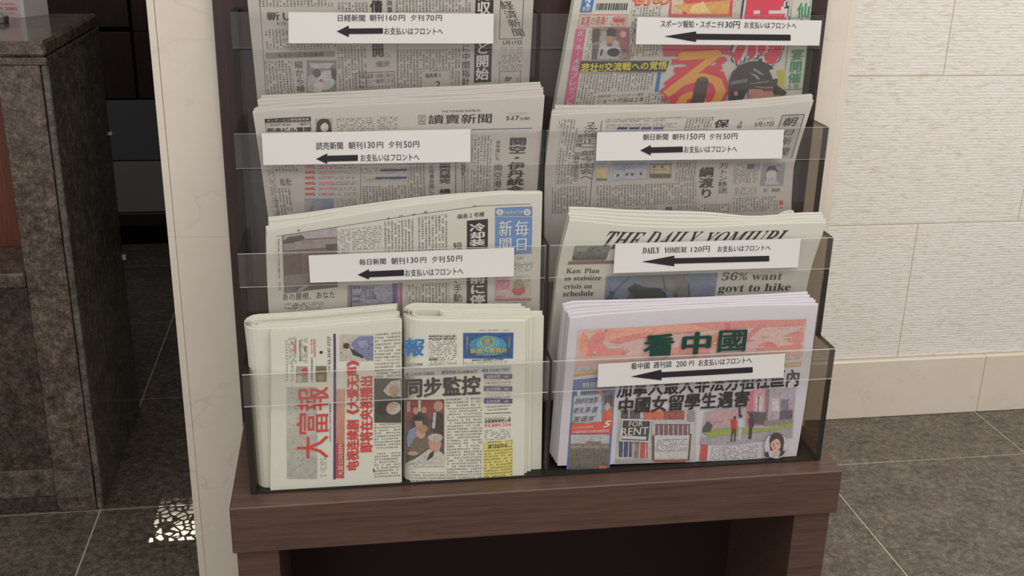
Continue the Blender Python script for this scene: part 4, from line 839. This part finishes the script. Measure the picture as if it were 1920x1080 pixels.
g.text('妳好可憐茶', (1078, 745, 1120, 756), 'inkg', 0, name='caption', off=.0022, shear=.3); g.text('老礼茶·居', (1075, 762, 1120, 773), 'inkg', 0, name='caption', off=.0022, shear=.3); g.text('医值言', (1076, 779, 1114, 789), 'inkg', 0, name='caption', off=.0022, shear=.3)
g.photo((0, 0, 0, 0), [((228, 88, 76), ('e', 1139, 792, 10, 9))], (228, 88, 76), name='caption_panel', quad=[(1071, 794), (1147, 788), (1144, 812), (1069, 812)], off=.0016)
g.text('5', (1132, 787, 1144, 800), 'paperink', .06, name='emblem', off=.0024, shear=.3); g.text('KANZHONG週末版', (1075, 797, 1112, 802), 'paperink', 0, name='caption', off=.0024); g.text('中國新聞文化藝術網路報', (1073, 805, 1141, 810), 'paperink', .02, name='caption', off=.0024)
g.photo((0, 0, 0, 0), [((196, 194, 200), [(1070, 814), (1143, 814), (1142, 831), (1069, 831)]), ((140, 128, 118), [(1094, 830), (1102, 826), (1126, 827), (1128, 832)]), ((158, 144, 130), [(1071, 834), (1140, 834), (1140, 840), (1070, 840)])]+[((120, 108, 98), [(x, 842), (x+3, 842), (x+3, 862), (x, 862)]) for x in range(1072, 1138, 7)]+[((216, 100, 84), ('e', 1130, 876, 8, 4))], (150, 138, 126), (104, 96, 90), quad=[(1070, 814), (1143, 813), (1140, 879), (1067, 879)], off=.0008)
g.text('加拿大最大非法分租社區內', (1158, 700, 1497, 735), 'ink', .035, off=.0010).rotation_euler
g.text('中國女留學生遇害', (1160, 737, 1403, 768), 'ink', .04, off=.0026, shear=.0)
g.photo((0, 0, 0, 0), [((92, 84, 90), [('b', 1164, 768, 1200, 784)]), ((214, 112, 90), [('b', 1206, 770, 1283, 786)]), ((168, 86, 78), [(1244, 770), (1282, 769), (1282, 786), (1244, 786)]), ((206, 206, 208), [('b', 1178, 768, 1180, 784)]), ((70, 80, 118), [('b', 1160, 828, 1184, 856)]), ((158, 132, 120), [('b', 1186, 828, 1198, 858)]), ((206, 90, 80), [('b', 1200, 829, 1214, 858)])]+[((214, 214, 216), [(x, 826), (x+1.6, 826), (x, 859), (x-1.6, 859)]) for x in (1168, 1178, 1188, 1199, 1210)]+[((176, 172, 172), [(1154, 860), (1216, 860), (1214, 866), (1154, 867)]), ((196, 200, 196), [('b', 1222, 790, 1302, 864)]), ((128, 92, 104), [('b', 1228, 794, 1293, 815)])]+[((212, 210, 212), [(x, 796), (x+1.5, 796), (x+1.5, 816), (x, 816)]) for x in range(1234, 1292, 9)]+[((214, 210, 206), [('b', 1227, 815, 1290, 858)]), ((160, 84, 80), [(1224, 861), (1288, 860), (1284, 865), (1226, 865)]), ((110, 84, 70), [('b', 1222, 815, 1226, 862)]), ((110, 84, 70), [(1293, 812), (1296, 812), (1292, 862), (1288, 862)]), ((150, 148, 156), [('b', 1289, 770, 1302, 788)])], (196, 196, 200), (200, 202, 198), quad=[(1160, 770), (1306, 766), (1303, 866), (1154, 868)], off=.0008)
g.photo((0, 0, 0, 0), [((60, 64, 62), [(1167, 785.5), (1218, 787), (1214, 824), (1163, 822)]), ((206, 206, 206), [(1165, 814), (1211, 816), (1210, 822), (1164, 820)])], (220, 220, 220), name='sign_picture', quad=[(1165, 783), (1220.5, 785), (1216, 827), (1160, 824)], off=.0040)
g.text('FOR', (1178, 787, 1204, 797), 'paperink', .012, name='sign_lettering', off=.0046); g.text('RENT', (1164, 799, 1214, 813), 'paperink', .012, name='sign_lettering', off=.0046)
g.rect((1232, 822, 1286, 842), 'tm_cool', off=.0036)
HS = [((206, 128, 138), [(1400, 734), (1435, 728), (1432, 796), (1398, 800)]), ((218, 160, 168), [(1412, 730), (1434, 728), (1432, 782), (1412, 784)]), ((212, 200, 202), [(1417, 742), (1430, 741), (1429, 780), (1416, 781)]), ((120, 96, 100), [(1421, 742), (1423, 742), (1421, 780), (1419, 780)]), ((150, 120, 126), [(1436, 728), (1442, 728), (1438, 790), (1434, 790)]), ((186, 170, 178), [(1443, 728), (1492, 726), (1486, 790), (1438, 790)]), ((214, 208, 212), [('b', 1446, 746, 1460, 770)]), ((128, 126, 140), [('b', 1463, 748, 1478, 778)]), ((176, 178, 196), [(1462, 736), (1484, 734), (1484, 744), (1462, 745)]), ((200, 164, 166), [(1326, 774), (1386, 766), (1384, 800), (1322, 804)]), ((96, 88, 96), [(1400, 770), (1436, 772), (1434, 796), (1412, 794)]), ((96, 92, 104), [(1462, 770), (1486, 768), (1484, 788), (1460, 790)]), ((150, 136, 136), [(1432, 788), (1486, 784), (1486, 794), (1432, 798)]),
      ((158, 172, 84), [(1318, 812), (1340, 804), (1380, 802), (1430, 802), (1486, 792), (1485, 800), (1420, 810), (1330, 818)]), ((170, 166, 174), [(1314, 820), (1380, 816), (1486, 802), (1484, 818), (1380, 832), (1312, 832)]), ((84, 80, 78), [(1318, 800), (1326, 788), (1336, 796), (1332, 808), (1316, 810)]), ((198, 54, 60), [(1369, 786), (1377, 783), (1381, 788), (1381, 803), (1370, 802)]), ((88, 70, 62), [(1371, 802), (1380, 803), (1378, 828), (1375, 828), (1376, 812), (1373, 812), (1372, 828), (1369, 828)]), ((70, 56, 56), ('e', 1377, 782, 2.6, 3)), ((202, 208, 208), [(1382, 787), (1387, 782), (1393, 786), (1394, 800), (1384, 802)]), ((192, 196, 196), [(1384, 802), (1391, 802), (1387, 824), (1381, 824)]), ((50, 44, 46), ('e', 1388, 779, 3.2, 3.2)), ((66, 60, 74), [(1402, 784), (1410, 780), (1414, 786), (1412, 800), (1404, 800)]), ((60, 54, 60), [(1404, 800), (1410, 800), (1408, 822), (1405, 822), (1402, 822)]), ((50, 44, 46), ('e', 1408, 777, 2.6, 3)), ((62, 52, 54), [(1384, 760), (1388, 760), (1388, 780), (1384, 780)])]
g.photo((0, 0, 0, 0), HS, (190, 176, 186), (196, 194, 204), quad=[(1321, 772), (1492, 726), (1486, 820), (1312, 834)], off=.0008)
g.photo((0, 0, 0, 0), [((214, 210, 214), ('e', 1453, 833, 22, 24)), ((66, 50, 50), ('e', 1454, 824, 14, 16)), ((66, 50, 50), [(1440, 824), (1468, 824), (1466, 842), (1442, 842)]), ((222, 188, 172), ('e', 1452, 831, 9.5, 12)), ((66, 50, 50), [(1442, 812), (1464, 812), (1465, 824), (1454, 818), (1443, 827)]), ((222, 188, 172), [(1447, 840), (1458, 840), (1458, 852), (1446, 852)]), ((52, 44, 50), [(1430, 848), (1438, 843), (1440, 854), (1434, 854)]), ((52, 44, 50), [(1462, 841), (1470, 843), (1466, 850), (1458, 854)]), ((196, 70, 74), ('e', 1450, 837, 3, 1)), ((60, 44, 44), ('e', 1448, 829, 1.6, .8)), ((60, 44, 44), ('e', 1456, 829, 1.6, .8))], (200, 196, 204), name='portrait', quad=[(1446, 830), (1460, 830), (1460, 846), (1446, 846)], off=.0046)
g.rect((1334, 835, 1420, 862), 'tm_cool', off=.0010); g.photo((0, 0, 0, 0), [], (206, 82, 84), name='red_mark', quad=[(1314, 833), (1327, 833), (1325, 863), (1311, 863)], off=.0010)

# ------------------------------------------------------------------ side-folded Chinese dailies, bottom row left
def side_folded(sf, mat, label, group, fold, t=.0085, leaves=4, name='newspaper', th=.0020, rise=.22):
    """several leaves nested round one vertical fold; open tops show each leaf"""
    e = empty(name, tuple(sf.at(.5, 1)[0]), label, 'newspaper', group)
    arr = ([], [])
    for k in range(leaves):
        d0 = k*th; R = max(t/2-d0, .0004); inset = random.uniform(0, .0035) if k else 0; prof = []
        far = 0.0+inset/sf.W if fold == 'right' else 1.0-inset/sf.W; near = 1-t/2/sf.W if fold == 'right' else t/2/sf.W
        us = [far+(near-far)*q for q in np.linspace(0, 1, 10)]
        for u in us: prof.append((u, d0, 0))
        sg = 1 if fold == 'right' else -1; ue = near
        for a in range(20, 180, 20): prof.append((ue+sg*R*math.sin(math.radians(a))/sf.W, t/2-R*math.cos(math.radians(a)), 0))
        for u in us[::-1]: prof.append((u, t-d0, 0))
        n = len(prof); top0 = random.uniform(.0002, .0020)*(k > 0)/sf.Hh; bot0 = 1+random.uniform(-.004, .0)*(k > 0)/sf.Hh
        vs = np.linspace(top0, bot0, 7); V = []
        for side in (0, 1):
            for v in vs:
                for i, (u, d, _) in enumerate(prof):
                    # inner side of the leaf is offset toward the fold's centre line
                    dd = d+(th*.72)*(1 if d < t/2-1e-6 else -1)*side if abs(d-t/2) > 1e-4 or side == 0 else d
                    V.append(sf.at(u, v, -dd)[0]+np.array([0, 0, dd*rise*(1-v)]))
        m = len(vs)*n; F = []
        for j in range(len(vs)-1):
            for i in range(n-1):
                a, b, c, d = j*n+i, j*n+i+1, (j+1)*n+i+1, (j+1)*n+i
                F += [(a, d, c, b), (m+a, m+b, m+c, m+d)]
        for j in (0, len(vs)-1):
            for i in range(n-1): F.append((j*n+i, j*n+i+1, m+j*n+i+1, m+j*n+i))
        for i in (0, n-1):
            for j in range(len(vs)-1): F.append((j*n+i, (j+1)*n+i, m+(j+1)*n+i, m+j*n+i))
        if k == 0: link_mesh('front_leaf', V, F, mat, e, smooth=False)
        else:
            q = len(arr[0]); arr[0].extend(map(tuple, V)); arr[1].extend([tuple(x+q for x in f) for f in F])
    link_mesh('inner_leaves', arr[0], arr[1], mat, e)
    return e
G4 = 'side-folded Chinese newspapers in the bottom row'
rows = [[(507, 622, 1.4165), (600, 616, 1.4165), (680, 608, 1.4165), (754, 601, 1.4165)], [(508.5, 690, 1.417), (754, 680, 1.417)], [(507, 924, 1.4175), (640, 918, 1.4175), (754, 911, 1.4175)]]
sfL = Surf(rows, n=17, m=7)
eL = side_folded(sfL, M['warm'], 'front side-folded newspaper with red brush masthead, bottom left of the rack', G4, 'right', .0075, 3, th=.0011)
random.seed(11)
def behind(sf, dy, left, right, dz=.0, low=None):
    P = sf.P.copy(); w = np.linspace(0, 1, P.shape[1])[None, :, None]; q = np.linspace(0, 1, P.shape[0])[:, None, None]
    lf = left+((low if low is not None else left)-left)*q; P += np.array([1.0, 0, 0])*(lf*(1-w)+right*w)
    P[:, :, 1] += dy; P[:, :, 2] += dz; return Surf(None, P=P)
side_folded(behind(sfL, .0080, -.0375, -.004, .0005, -.0195), M['warm'], 'second newspaper in the bottom left stack, rounding the left end outermost', G4, 'left', .0375, 3, th=.0024)
side_folded(behind(sfL, .0155, -.0300, -.006, .0020, -.0120), M['warm'], 'third newspaper in the bottom left stack, nested inside the outermost fold', G4, 'left', .0225, 2, th=.0024)
side_folded(behind(sfL, .0206, -.0180, -.002, .0030, -.0040), M['warm'], 'innermost newspaper of the bottom left stack, folded at its right end', G4, 'right', .0058, 2, th=.0013)
rows = [[(758, 601, 1.4165), (860, 603, 1.4165), (986, 602.5, 1.4165)], [(758, 690, 1.417), (985, 680, 1.417)], [(757, 905, 1.4175), (850, 905, 1.4175), (951, 900, 1.4175), (983, 893, 1.4175)]]
sfR = Surf(rows, n=17, m=7)
eR = side_folded(sfR, M['warm'], 'front side-folded newspaper with a blue advert at its top right corner', G4, 'left', .0455, 3, th=.0021)
side_folded(behind(sfR, .0065, .0065, .0050, .0008), M['warm'], 'second newspaper nested inside the fold of the one with the blue advert', G4, 'left', .0322, 2, th=.0021)
side_folded(behind(sfR, .0110, .0110, .0120, .0016), M['warm'], 'third newspaper nested inside the fold of the one with the blue advert', G4, 'left', .0232, 2, th=.0021)
side_folded(behind(sfR, .0157, .0520, .0290, .0008), M['warm'], 'innermost newspaper in the stack with the blue advert, reaching farthest right', G4, 'left', .0135, 3, th=.0021)
g = Page(sfL, eL)
R1 = 1
def q5(x, y): return (440+x/2.842, 560+y/2.842)
def b5(x0, y0, x1, y1): return (*q5(x0, y0), *q5(x1, y1))
g.rect(b5(527, 186, 540, 962), 'purple', 'rule', .0005)
g.rect(b5(274, 218, 282, 440), 'th_warm', off=.0004); g.rect(b5(288, 205, 330, 345), 'tm_warm'); g.text('ホリ 第', b5(302, 228, 314, 280), 'red', 0, rot=R1, name='caption'); g.text('大富集団国際部新聞社', b5(317, 218, 328, 306), 'red', 0, rot=R1, name='caption')
g.text('電話番号代表東京都豊島区', b5(343, 218, 354, 334), 'ink', .02, rot=R1, name='caption'); g.text('386', b5(370, 250, 382, 282), 'ink', .02, rot=R1, name='caption'); g.rect(b5(358, 210, 388, 345), 'tm_warm'); g.text('發行 特集', b5(406, 214, 416, 292), 'red', 0, rot=R1, name='caption'); g.text('富国国際電視', b5(420, 214, 432, 310), 'red', 0, rot=R1, name='caption'); g.text('大富電視新聞番組案內', b5(406, 314, 417, 445), 'navy', 0, rot=R1, name='caption')
g.text('1', b5(453, 278, 469, 292), 'ink', .06, rot=R1, name='caption'); g.text('03-3547-3727', b5(495, 200, 512, 350), 'ink', .0, rot=R1, name='caption'); g.text('広告部', b5(498, 358, 510, 392), 'inkg', 0, rot=R1, name='caption')
g.photo((*q5(328, 360), *q5(390, 445)), [((190, 70, 66), ('e', *q5(374, 386), 6, 7)), ((206, 200, 186), ('e', *q5(345, 425), 6, 6))], (170, 160, 146), off=.0006); g.photo((*q5(432, 358), *q5(490, 442)), [((120, 104, 60), ('e', *q5(462, 380), 7, 6)), ((160, 150, 110), ('e', *q5(460, 420), 6, 6))], (130, 112, 84), off=.0006)
g.rect(b5(300, 330, 312, 445), 'tm_warm')
for a, b in ((480, 960), ):
    g.photo((*q5(278, 470), *q5(440, 960)), [((206, 204, 192), [q5(280, 600), q5(330, 600), q5(330, 690), q5(280, 690)]), ((192, 190, 178), [q5(280, 730), q5(440, 735), q5(440, 800), q5(280, 800)]), ((188, 186, 174), [q5(284, 850), q5(440, 850), q5(440, 955), q5(284, 955)]), ((206, 204, 192), [q5(350, 700), q5(436, 700), q5(436, 726), q5(350, 726)])], (198, 196, 184), name='faded_picture', off=.0003)
g.text('大富報', (*q5(330, 470), *q5(500, 850)), 'red', .02, rot=R1, name='masthead', off=.0012)
g.rect(b5(455, 850, 490, 950), 'tm_warm'); g.text('DAIFU DAILY NEWS 大富電視', b5(503, 560, 514, 760), 'navy', 0, rot=R1, name='caption')
g.photo((0, 0, 0, 0), [((206, 60, 58), [q5(541, 770), q5(584, 770), q5(583, 955), q5(540, 955)])], (214, 176, 150), (212, 76, 66), name='headline_panel', quad=[q5(541, 480), q5(588, 480), q5(583, 955), q5(540, 955)], off=.0005)
g.text('大富公司制作', b5(550, 768, 578, 942), 'paperink', .02, rot=R1, name='headline', off=.0012)
g.text('电视连续剧《大爱无声》', b5(596, 328, 664, 912), 'red', .05, rot=R1, off=.0010); g.text('即将在央视播出', b5(667, 412, 736, 818), 'red', .05, rot=R1, off=.0010)
g.photo((*q5(560, 190), *q5(740, 330)), [((130, 136, 176), [q5(622, 236), q5(660, 200), q5(738, 198), q5(738, 326), q5(706, 326), q5(640, 280)]), ((60, 46, 46), ('e', *q5(596, 250), 6.5, 5.5)), ((50, 44, 58), [q5(614, 262), q5(640, 274), q5(690, 306), q5(680, 316), q5(630, 298)]), ((158, 160, 196), [q5(650, 226), q5(700, 218), q5(716, 250), q5(670, 260)]), ((180, 160, 140), ('e', *q5(616, 252), 2.5, 4))], (212, 202, 190), (206, 196, 186), off=.0006)
g.rect(b5(748, 182, 885, 330), 'th_warm'); g.rect(b5(748, 340, 885, 420), 'th_warm'); g.rect(b5(745, 665, 885, 800), 'th_warm'); g.rect(b5(745, 820, 885, 955), 'th_warm')
g.photo((*q5(744, 424), *q5(888, 660)), [((206, 200, 190), [q5(790, 490), q5(830, 440), q5(884, 430), q5(886, 520), q5(820, 516)]), ((190, 160, 140), ('e', *q5(850, 490), 10, 12)), ((50, 46, 44), ('e', *q5(792, 586), 14, 12)), ((196, 168, 150), ('e', *q5(846, 582), 14, 12, -20)), ((200, 196, 186), [q5(820, 610), q5(880, 560), q5(884, 590), q5(850, 615)])], (82, 84, 72), (66, 66, 58), off=.0006)
g.rect(b5(738, 905, 744, 924), 'ink', 'caption_mark')
g = Page(sfR, eR)
def q6(x, y): return (740+x/2.842, 560+y/2.842)
def b6(x0, y0, x1, y1): return (*q6(x0, y0), *q6(x1, y1))
g.text('報', b6(46, 210, 160, 306), 'blue', .03, name='masthead', off=.001, shear=.1); g.rect(b6(182, 192, 330, 355), 'tm_warm'); g.text('東京都豊島区池袋大樓', b6(183, 194, 320, 204), 'ink', .02, name='caption'); g.text('新紀元周報代理発行部', b6(183, 208, 315, 218), 'ink', .02, name='caption'); g.text('聯系電話', b6(183, 318, 230, 328), 'ink', .02, name='caption'); g.text('大紀元時報', b6(62, 344, 150, 356), 'inkg', .02, name='caption')
g.photo((*q6(366, 181), *q6(632, 318)), [((60, 150, 186), ('e', *q6(498, 250), 36, 19)), ((90, 172, 196), ('e', *q6(498, 240), 22, 14)), ((196, 180, 92), ('e', *q6(492, 228), 13, 11.5)), ((60, 150, 186), ('e', *q6(492, 228), 10.6, 9.4))], (34, 92, 156), (24, 84, 150), name='advert', off=.0006, quad=[q6(366, 182), q6(633, 180), q6(630, 318), q6(366, 318)])
g.text('唐', b6(476, 208, 510, 248), 'gold', .02, name='advert', off=.0014); g.text('新唐人電視台', b6(402, 262, 598, 288), 'gold', .04, name='advert', off=.0014); g.text('NEW TANG DYNASTY TV', b6(430, 292, 574, 299), 'gold', .0, name='advert', off=.0014)
g.text('看電視看人生', b6(380, 200, 392, 268), 'gold', 0, V_, name='advert', off=.0014); g.text('大地祭清者', b6(604, 200, 616, 258), 'gold', 0, V_, name='advert', off=.0014); g.text(serif('www.ntdtv.com'), b6(410, 317, 580, 330), 'ink', -.01, name='advert'); g.rect(b6(450, 165, 630, 173), 'tm_warm'); g.rect(b6(370, 336, 600, 350), 'tm_warm')
g.line([q6(366, 182), q6(366, 355)], 'inkg', .7)
g.photo((0, 0, 0, 0), [], (196, 200, 198), name='caption_panel', quad=[q6(52, 372), q6(622, 354), q6(622, 392), q6(52, 412)], off=.0004); g.text('華人的中文報紙', b6(56, 390, 212, 408), 'inkg', 0, name='caption', off=.001, shear=.2); g.text('廣告熱線 03-6908-4657', b6(248, 378, 440, 400), 'navy', 0, name='caption', off=.001); g.text('傳真 03-6907-7372', b6(464, 370, 606, 388), 'navy', 0, name='caption', off=.001)
g.text('同步監控', b6(54, 415, 458, 520), 'ink', .05, off=.0010)
def _pic():
    q = q6
    return [((150, 70, 70), [q(60, 545), q(260, 535), q(258, 640), q(60, 640)]), ((206, 200, 190), [q(124, 540), q(140, 540), q(138, 600), q(126, 600)]), ((176, 160, 150), [q(66, 545), q(84, 545), q(82, 600), q(66, 600)]), ((70, 64, 66), [q(90, 640), q(100, 610), q(160, 600), q(180, 640), q(176, 700), q(90, 700)]), ((196, 150, 126), ('e', *q(112, 596), 5, 7)), ((196, 150, 126), ('e', *q(156, 592), 5, 6)), ((64, 58, 60), [q(196, 700), q(200, 620), q(225, 600), q(258, 610), q(258, 720)]), ((200, 156, 134), ('e', *q(232, 570), 9, 10)), ((196, 196, 196), [q(205, 610), q(222, 600), q(214, 690), q(198, 690)]), ((134, 146, 172), [q(64, 740), q(76, 700), q(110, 680), q(130, 690), q(130, 760), q(70, 790)]), ((200, 154, 128), ('e', *q(128, 660), 7, 10)), ((44, 40, 40), ('e', *q(128, 636), 10, 5)), ((118, 106, 88), [q(76, 800), q(100, 750), q(140, 720), q(180, 730), q(184, 790), q(130, 830), q(76, 826)]), ((206, 162, 136), ('e', *q(140, 706), 9, 13)), ((176, 140, 110), ('e', *q(148, 690), 10, 8)), ((206, 160, 130), ('e', *q(96, 822), 10, 4)), ((212, 206, 196), [q(66, 870), q(110, 850), q(180, 800), q(230, 800), q(264, 830), q(262, 872), q(70, 872)]), ((210, 160, 138), ('e', *q(214, 770), 12, 16)), ((196, 186, 176), ('e', *q(216, 738), 14, 8)), ((206, 150, 124), [q(182, 760), q(200, 750), q(196, 800), q(184, 800)]), ((60, 54, 54), [q(186, 820), q(212, 806), q(204, 840), q(168, 862)]), ((66, 60, 58), [q(60, 830), q(80, 850), q(70, 868), q(58, 866)])]
g.photo((*q6(56, 538), *q6(264, 874)), _pic(), (112, 84, 80), (90, 84, 80), off=.0006)
g.rect(b6(272, 530, 460, 574), 'th_warm'); g.rect(b6(278, 580, 464, 975), 'th_warm'); g.rect(b6(90, 884, 268, 900), 'tm_warm'); g.rect(b6(84, 925, 270, 985), 'th_warm')
for y, tx in ((400, '消費真情'), (466, '紀元特稿'), (532, '生命探索')):
    g.photo((*q6(475, y), *q6(627, y+26)), [], (104, 84, 136), name='headline_bar', off=.0005); g.text(tx, b6(488, y+5, 562, y+22), 'paperink', .01, name='headline', off=.0012); g.text('4版', b6(582, y+6, 606, y+20), 'paperink', 0, name='headline', off=.0012)
for y in (430, 498, 564): g.rect(b6(480, y, 618, y+32), 'th_warm')
g.line([q6(478, 612), q6(620, 606)], 'inkg', 1.2); g.rect(b6(480, 624, 616, 640), 'th_warm'); g.text('退黨團隊聲明人數', b6(478, 641, 620, 660), 'ink', .02, name='headline'); g.text('94,889,256', b6(478, 664, 620, 684), 'red', 0, name='headline'); g.rect(b6(480, 696, 616, 750), 'tm_warm')
g.rect(b6(474, 758, 628, 962), 'type_yellow', 'text_block', .0004); g.text('魔公的的哥事', b6(500, 776, 598, 794), 'ink', 0, name='headline', off=.001)

# ------------------------------------------------------------------ things on the counter
def sign_box():
    e = empty('display_stand', (-.78, 2.83, 1.094), 'small white display box with pale red lettering on the granite counter', 'display')
    c0, c1, c2 = (-.850, 2.800), (-.738, 2.777), (-.700, 2.842); h0, h1 = 1.0942, 1.20
    v = [(*c0, h0), (*c1, h0), (*c2, h0), (-.812, 2.865, h0)]; v += [(x, y, h1) for x, y, _ in v]
    link_mesh('box', v, [(0, 3, 2, 1), (4, 5, 6, 7), (0, 1, 5, 4), (1, 2, 6, 5), (2, 3, 7, 6), (3, 0, 4, 7)], flat('white_card', (214, 210, 208), .5, .3), e)
    class Q(Surf): pass
    P = np.array([[(np.array([*c0, z])*(1-a)+np.array([*c1, z])*a) for a in np.linspace(0, 1, 5)] for z in np.linspace(1.20, 1.0945, 4)])
    s = Surf(None, P=P); g = Page(s, e); g.rect(None, flat('pink_card', (216, 190, 190), .6, .2), 'printed_card', .0006, uvbox=(.02, .02, .90, .97))
    text_uv(s, e, 'lettering', serif('JAPAN 2001'), (.18, .78, .86, .86), flat('faded_red', (150, 104, 104)), -.01, off=.0012)
    text_uv(s, e, 'lettering', serif('INTERNATIONAL'), (.3, .70, .82, .73), flat('faded_red', (150, 104, 104)), -.01, off=.0012)
    text_uv(s, e, 'lettering', serif('members only'), (.40, .90, .80, .925), flat('faded_red', (150, 104, 104)), -.01, off=.0012)
sign_box()
def green_item():
    e = empty('card_holder', (-.775, 2.67, 1.094), 'small grey card holder with pale green cards at the left edge of the counter', 'holder')
    MB().box(-.80, -.752, 2.655, 2.695, 1.0942, 1.108, bev=.002).build('base', flat('grey_plastic', (120, 112, 106), .5), e)
    v = [(-.80, 2.66, 1.108), (-.757, 2.66, 1.108), (-.757, 2.69, 1.108), (-.80, 2.69, 1.108), (-.80, 2.68, 1.125), (-.770, 2.68, 1.120), (-.770, 2.69, 1.120), (-.80, 2.69, 1.125)]
    link_mesh('cards', v, [(0, 3, 2, 1), (4, 5, 6, 7), (0, 1, 5, 4), (1, 2, 6, 5), (2, 3, 7, 6), (3, 0, 4, 7)], flat('pale_green_card', (150, 206, 176), .5), e)
green_item()

# ------------------------------------------------------------------ added spot light, its cell pattern imitates a lattice reflected in the floor
def pattern_spot():
    l = bpy.data.lights.new('pattern_spot', 'SPOT'); l.energy = 60; l.spot_size = math.radians(30); l.spot_blend = 0; l.shadow_soft_size = .0
    l.use_nodes = True; nt = l.node_tree; em = nt.nodes['Emission']
    tc = N(nt, 'ShaderNodeTexCoord'); s = N(nt, 'ShaderNodeSeparateXYZ'); L(nt, tc.outputs['Normal'], s.inputs[0])
    z = math_n(nt, 'ABSOLUTE', s.outputs[2]); x = math_n(nt, 'DIVIDE', s.outputs[0], z); y = math_n(nt, 'DIVIDE', s.outputs[1], z)
    c = N(nt, 'ShaderNodeCombineXYZ'); L(nt, x, c.inputs[0]); L(nt, y, c.inputs[1])
    v = N(nt, 'ShaderNodeTexVoronoi', feature='DISTANCE_TO_EDGE'); v.inputs['Scale'].default_value = 118; L(nt, c.outputs[0], v.inputs['Vector'])
    cell = math_n(nt, 'GREATER_THAN', v.outputs['Distance'], .13)
    inx = math_n(nt, 'LESS_THAN', math_n(nt, 'ABSOLUTE', x), .030); iny = math_n(nt, 'LESS_THAN', math_n(nt, 'ABSOLUTE', y), .040)
    fade = math_n(nt, 'MULTIPLY_ADD', y, -9, .52, clamp=True)
    f = math_n(nt, 'MULTIPLY', math_n(nt, 'MULTIPLY', cell, inx), math_n(nt, 'MULTIPLY', iny, math_n(nt, 'MULTIPLY', fade, fade)))
    L(nt, math_n(nt, 'MULTIPLY', f, 60), em.inputs['Strength'])
    o = bpy.data.objects.new('pattern_spot', l); COL.objects.link(o); o.location = (-.395, 2.285, 2.35)
pattern_spot()
